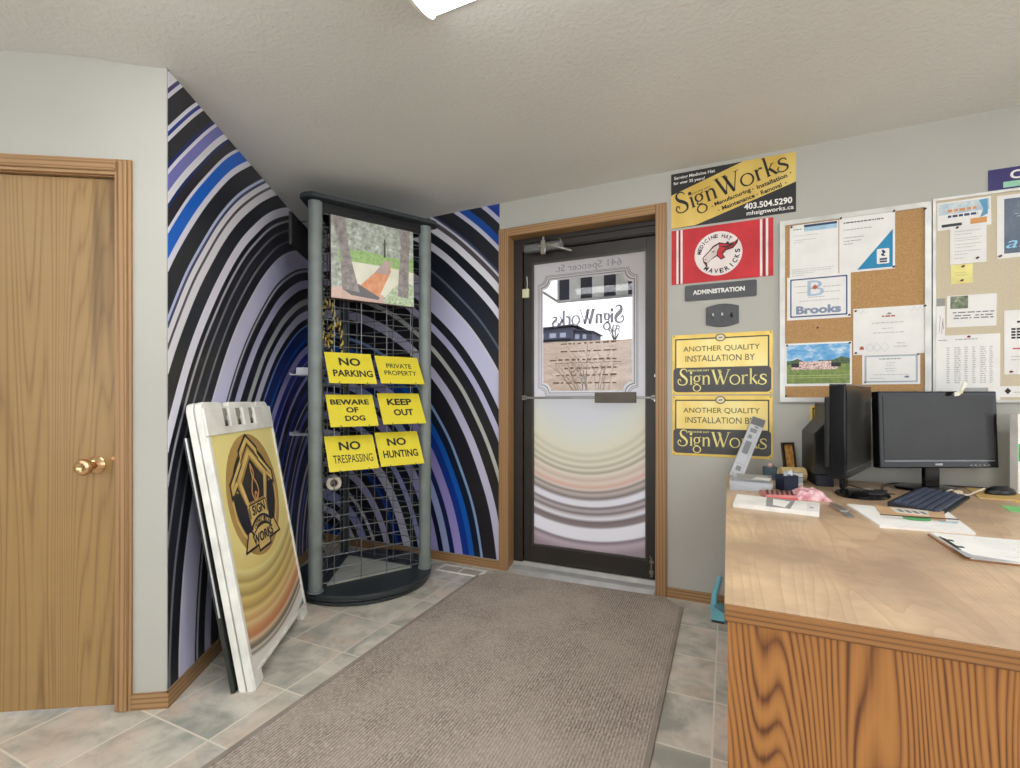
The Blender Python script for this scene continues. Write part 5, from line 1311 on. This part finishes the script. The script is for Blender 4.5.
q.slab([(-.061, -.076), (.061, -.076), (.061, .076), (-.061, .076)], 0, .002)
s = NT('pink_bag'); nz = s.noise(s.coord(), 24, 3, .6); q.build('bag_body', s.fin(s.ramp(nz, [(.35, (206, 132, 140)), (.5, (232, 186, 192)), (.7, (242, 214, 216))]), .3), t)
# clear plastic bag of sheets under the silver box
t = thing('plastic_tray', 'clear plastic tray of sheets at the far left corner of the desk', 'tray', (.10, 2.455, DT), (0, 0, R(-2)))
q = MB(); q.prism([(-.088, 0), (.075, 0), (.082, .042), (-.090, .042)], -.115, .12); q.build('tray_body', M['clear'], t)
q = MB(); q.box(-.078, .07, -.10, .11, .004, .012); q.box(-.076, .072, -.105, .105, .018, .026); q.build('sheet', flat((206, 212, 226), .6), t)
q = MB(); q.box(-.06, .07, -.06, .10, .0425, .044); q.build('top_sheet', flat((170, 170, 168), .6), t); q = MB(); q.slab([(.0, -.04), (.07, -.06), (.08, .01), (.02, .03)], .0442, .0452); q.build('white_label', M['white'], t)
# silver box leaning on the wall
sv = thing('carton', 'long silver printed box leaning on the lower gold plaque sign', 'box', (.036, 2.665, DT + .012), (R(-20), R(21), 0))
q = MB(); q.box(-.032, .032, 0, .022, .0, .335, .002, 1); q.build('carton_body', flat((196, 198, 202), .3, .25), sv)
q = MB(); q.rect(-.030, .030, .292, .333, -.0007); q.build('grey_end', flat((112, 112, 114), .5), sv)
q = MB(); q.rect(-.018, .010, .13, .20, -.0007); q.rect(-.016, .008, .035, .06, -.0007); q.rect(-.018, .0, .215, .235, -.0007); q.rect(-.02, .012, .25, .272, -.0007); q.rect(-.004, .012, .277, .288, -.0007); q.build('printed_blocks', flat((138, 140, 144), .5), sv)
q = MB(); q.rect(-.026, .026, .012, .016, -.0007); q.rect(-.026, .026, .07, .072, -.0007); q.rect(.0185, .0195, .02, .285, -.0007); q.build('printed_line', flat((160, 162, 166), .5), sv)
# dark blue tissue cube, blue-grey box, tan roll, frame, papers
t = thing('tissue_box', 'dark navy box with white tissue in front of the small picture frame', 'box', (.238, 2.44, DT), (0, 0, R(28)))
q = MB(); w_ = .032; q.box(-w_, w_, -w_, -w_ + .004, 0, .068); q.box(-w_, w_, w_ - .004, w_, 0, .068); q.box(-w_, -w_ + .004, -w_ + .004, w_ - .004, 0, .068); q.box(w_ - .004, w_, -w_ + .004, w_ - .004, 0, .068); q.box(-w_ + .004, w_ - .004, -w_ + .004, w_ - .004, 0, .045); q.build('box_body', flat((24, 34, 58), .45), t)
q = MB(); random.seed(2)
for k in range(5):
    a = k * 1.3; q.face([(-.03 + .012 * k, -.02, .045), (.0 + .008 * k, .02, .045), (.012 * math.cos(a) + .01, .012 * math.sin(a), .088 + .006 * (k % 3)), (-.02 + .006 * k, -.01, .08)])
q.build('tissue', flat((232, 236, 242), .8), t)
t = thing('storage_box', 'blue-grey box standing behind the clear plastic tray', 'box', (.196, 2.745, DT), (0, 0, R(8)))
q = MB(); q.box(-.03, .03, -.03, .03, 0, .062, .003, 1); q.build('box_body', flat((70, 92, 106), .5), t); q = MB(); q.lathe([(0, .062), (.012, .062), (.015, .072), (.009, .080), (0, .082)], 14); q.build('pink_knob', flat((226, 190, 180), .5), t, True)
t = thing('tan_roll', 'tan yellow roll lying behind the navy tissue box', 'roll', (.285, 2.70, DT + .036), (0, 0, R(18)))
q = MB(); q.lathe([(.010, -.055), (.035, -.055), (.036, -.05), (.036, .05), (.035, .055), (.010, .055), (.010, -.055)], 24, mx=Matrix.Rotation(R(90), 4, 'Y')); q.build('roll_body', flat((226, 200, 140), .5), t, True); q = MB(); q.lathe([(0, -.0535), (.0098, -.0535), (.0098, .0535), (0, .0535)], 14, mx=Matrix.Rotation(R(90), 4, 'Y')); q.build('roll_core', flat((186, 150, 110), .7), t, True)
t = thing('framed_picture', 'small dark framed orange picture standing at the wall end of the desk', 'picture frame', (.292, 2.79, DT + .0), (R(-8), 0, R(40)))
q = MB(); w_, h_ = .036, .185; q.box(-w_, -w_ + .008, -.008, .006, .04, h_); q.box(w_ - .008, w_, -.008, .006, .04, h_); q.box(-w_ + .008, w_ - .008, -.008, .006, .04, .05); q.box(-w_ + .008, w_ - .008, -.008, .006, h_ - .01, h_); q.box(-.03, .03, -.01, .02, .0, .04, .004, 1); q.build('frame', flat((54, 44, 38), .4), t)
q = MB(); q.rect(-w_ + .008, w_ - .008, .05, h_ - .01, -.002); s = NT('orange_print'); nz = s.noise(s.coord(), 40, 3); q.build('picture', s.fin(s.ramp(nz, [(.4, (196, 130, 60)), (.6, (232, 184, 110))]), .4), t)
q = MB(); q.prism([(.03, .0), (.06, .0), (.05, .06), (.036, .075)], .0, .012); q.build('easel_foot', M['black'], t)
for k in range(3):
    flat_thing('letter_bundle', ('lowest', 'middle', 'topmost')[k] + ' of three bundles of pale papers stacked beside the computer tower', 'paper', [(.235 + .004 * k, 2.585), (.318, 2.58 + .004 * k), (.325, 2.652), (.24, 2.656)], DT + .020 * k, DT + .020 * k + .017, (flat((214, 212, 208), .7), flat((176, 182, 190), .7), flat((224, 222, 216), .7))[k])
# cables on the desk
t = tag(MB().tube(smooth_path([(.62, 2.60, DT + .004), (.67, 2.76, DT + .004), (.74, 2.842, DT + .004), (.86, 2.845, DT + .004), (.95, 2.845, DT + .004), (1.06, 2.846, DT + .004)], 6), .0035, 8).build('cable', M['black'], None, True), 'black mouse cable running along the back of the desk', 'cable')
t = tag(MB().tube(smooth_path([(.50, 2.74, DT + .004), (.545, 2.60, DT + .004), (.60, 2.52, DT + .004), (.64, 2.50, DT + .004)], 6), .003, 8).build('cable', flat((110, 92, 70), .5), None, True), 'thin brown cable curving on the desk between the two monitors', 'cable')
t = thing('cable_plug', 'white cable and plugs tangled under the monitor facing the camera', 'cable', (.86, 2.60, DT))
q = MB(); q.tube(smooth_path([(-.04, -.02, .005), (.0, .01, .02), (.04, -.01, .006), (.08, .03, .012), (.12, .05, .03)], 6), .003, 8); q.build('cable_run', flat((226, 216, 200), .5), t, True); q = MB(); q.box(.0, .03, -.012, .012, .001, .022, .004, 2); q.build('plug', flat((214, 196, 170), .5), t)
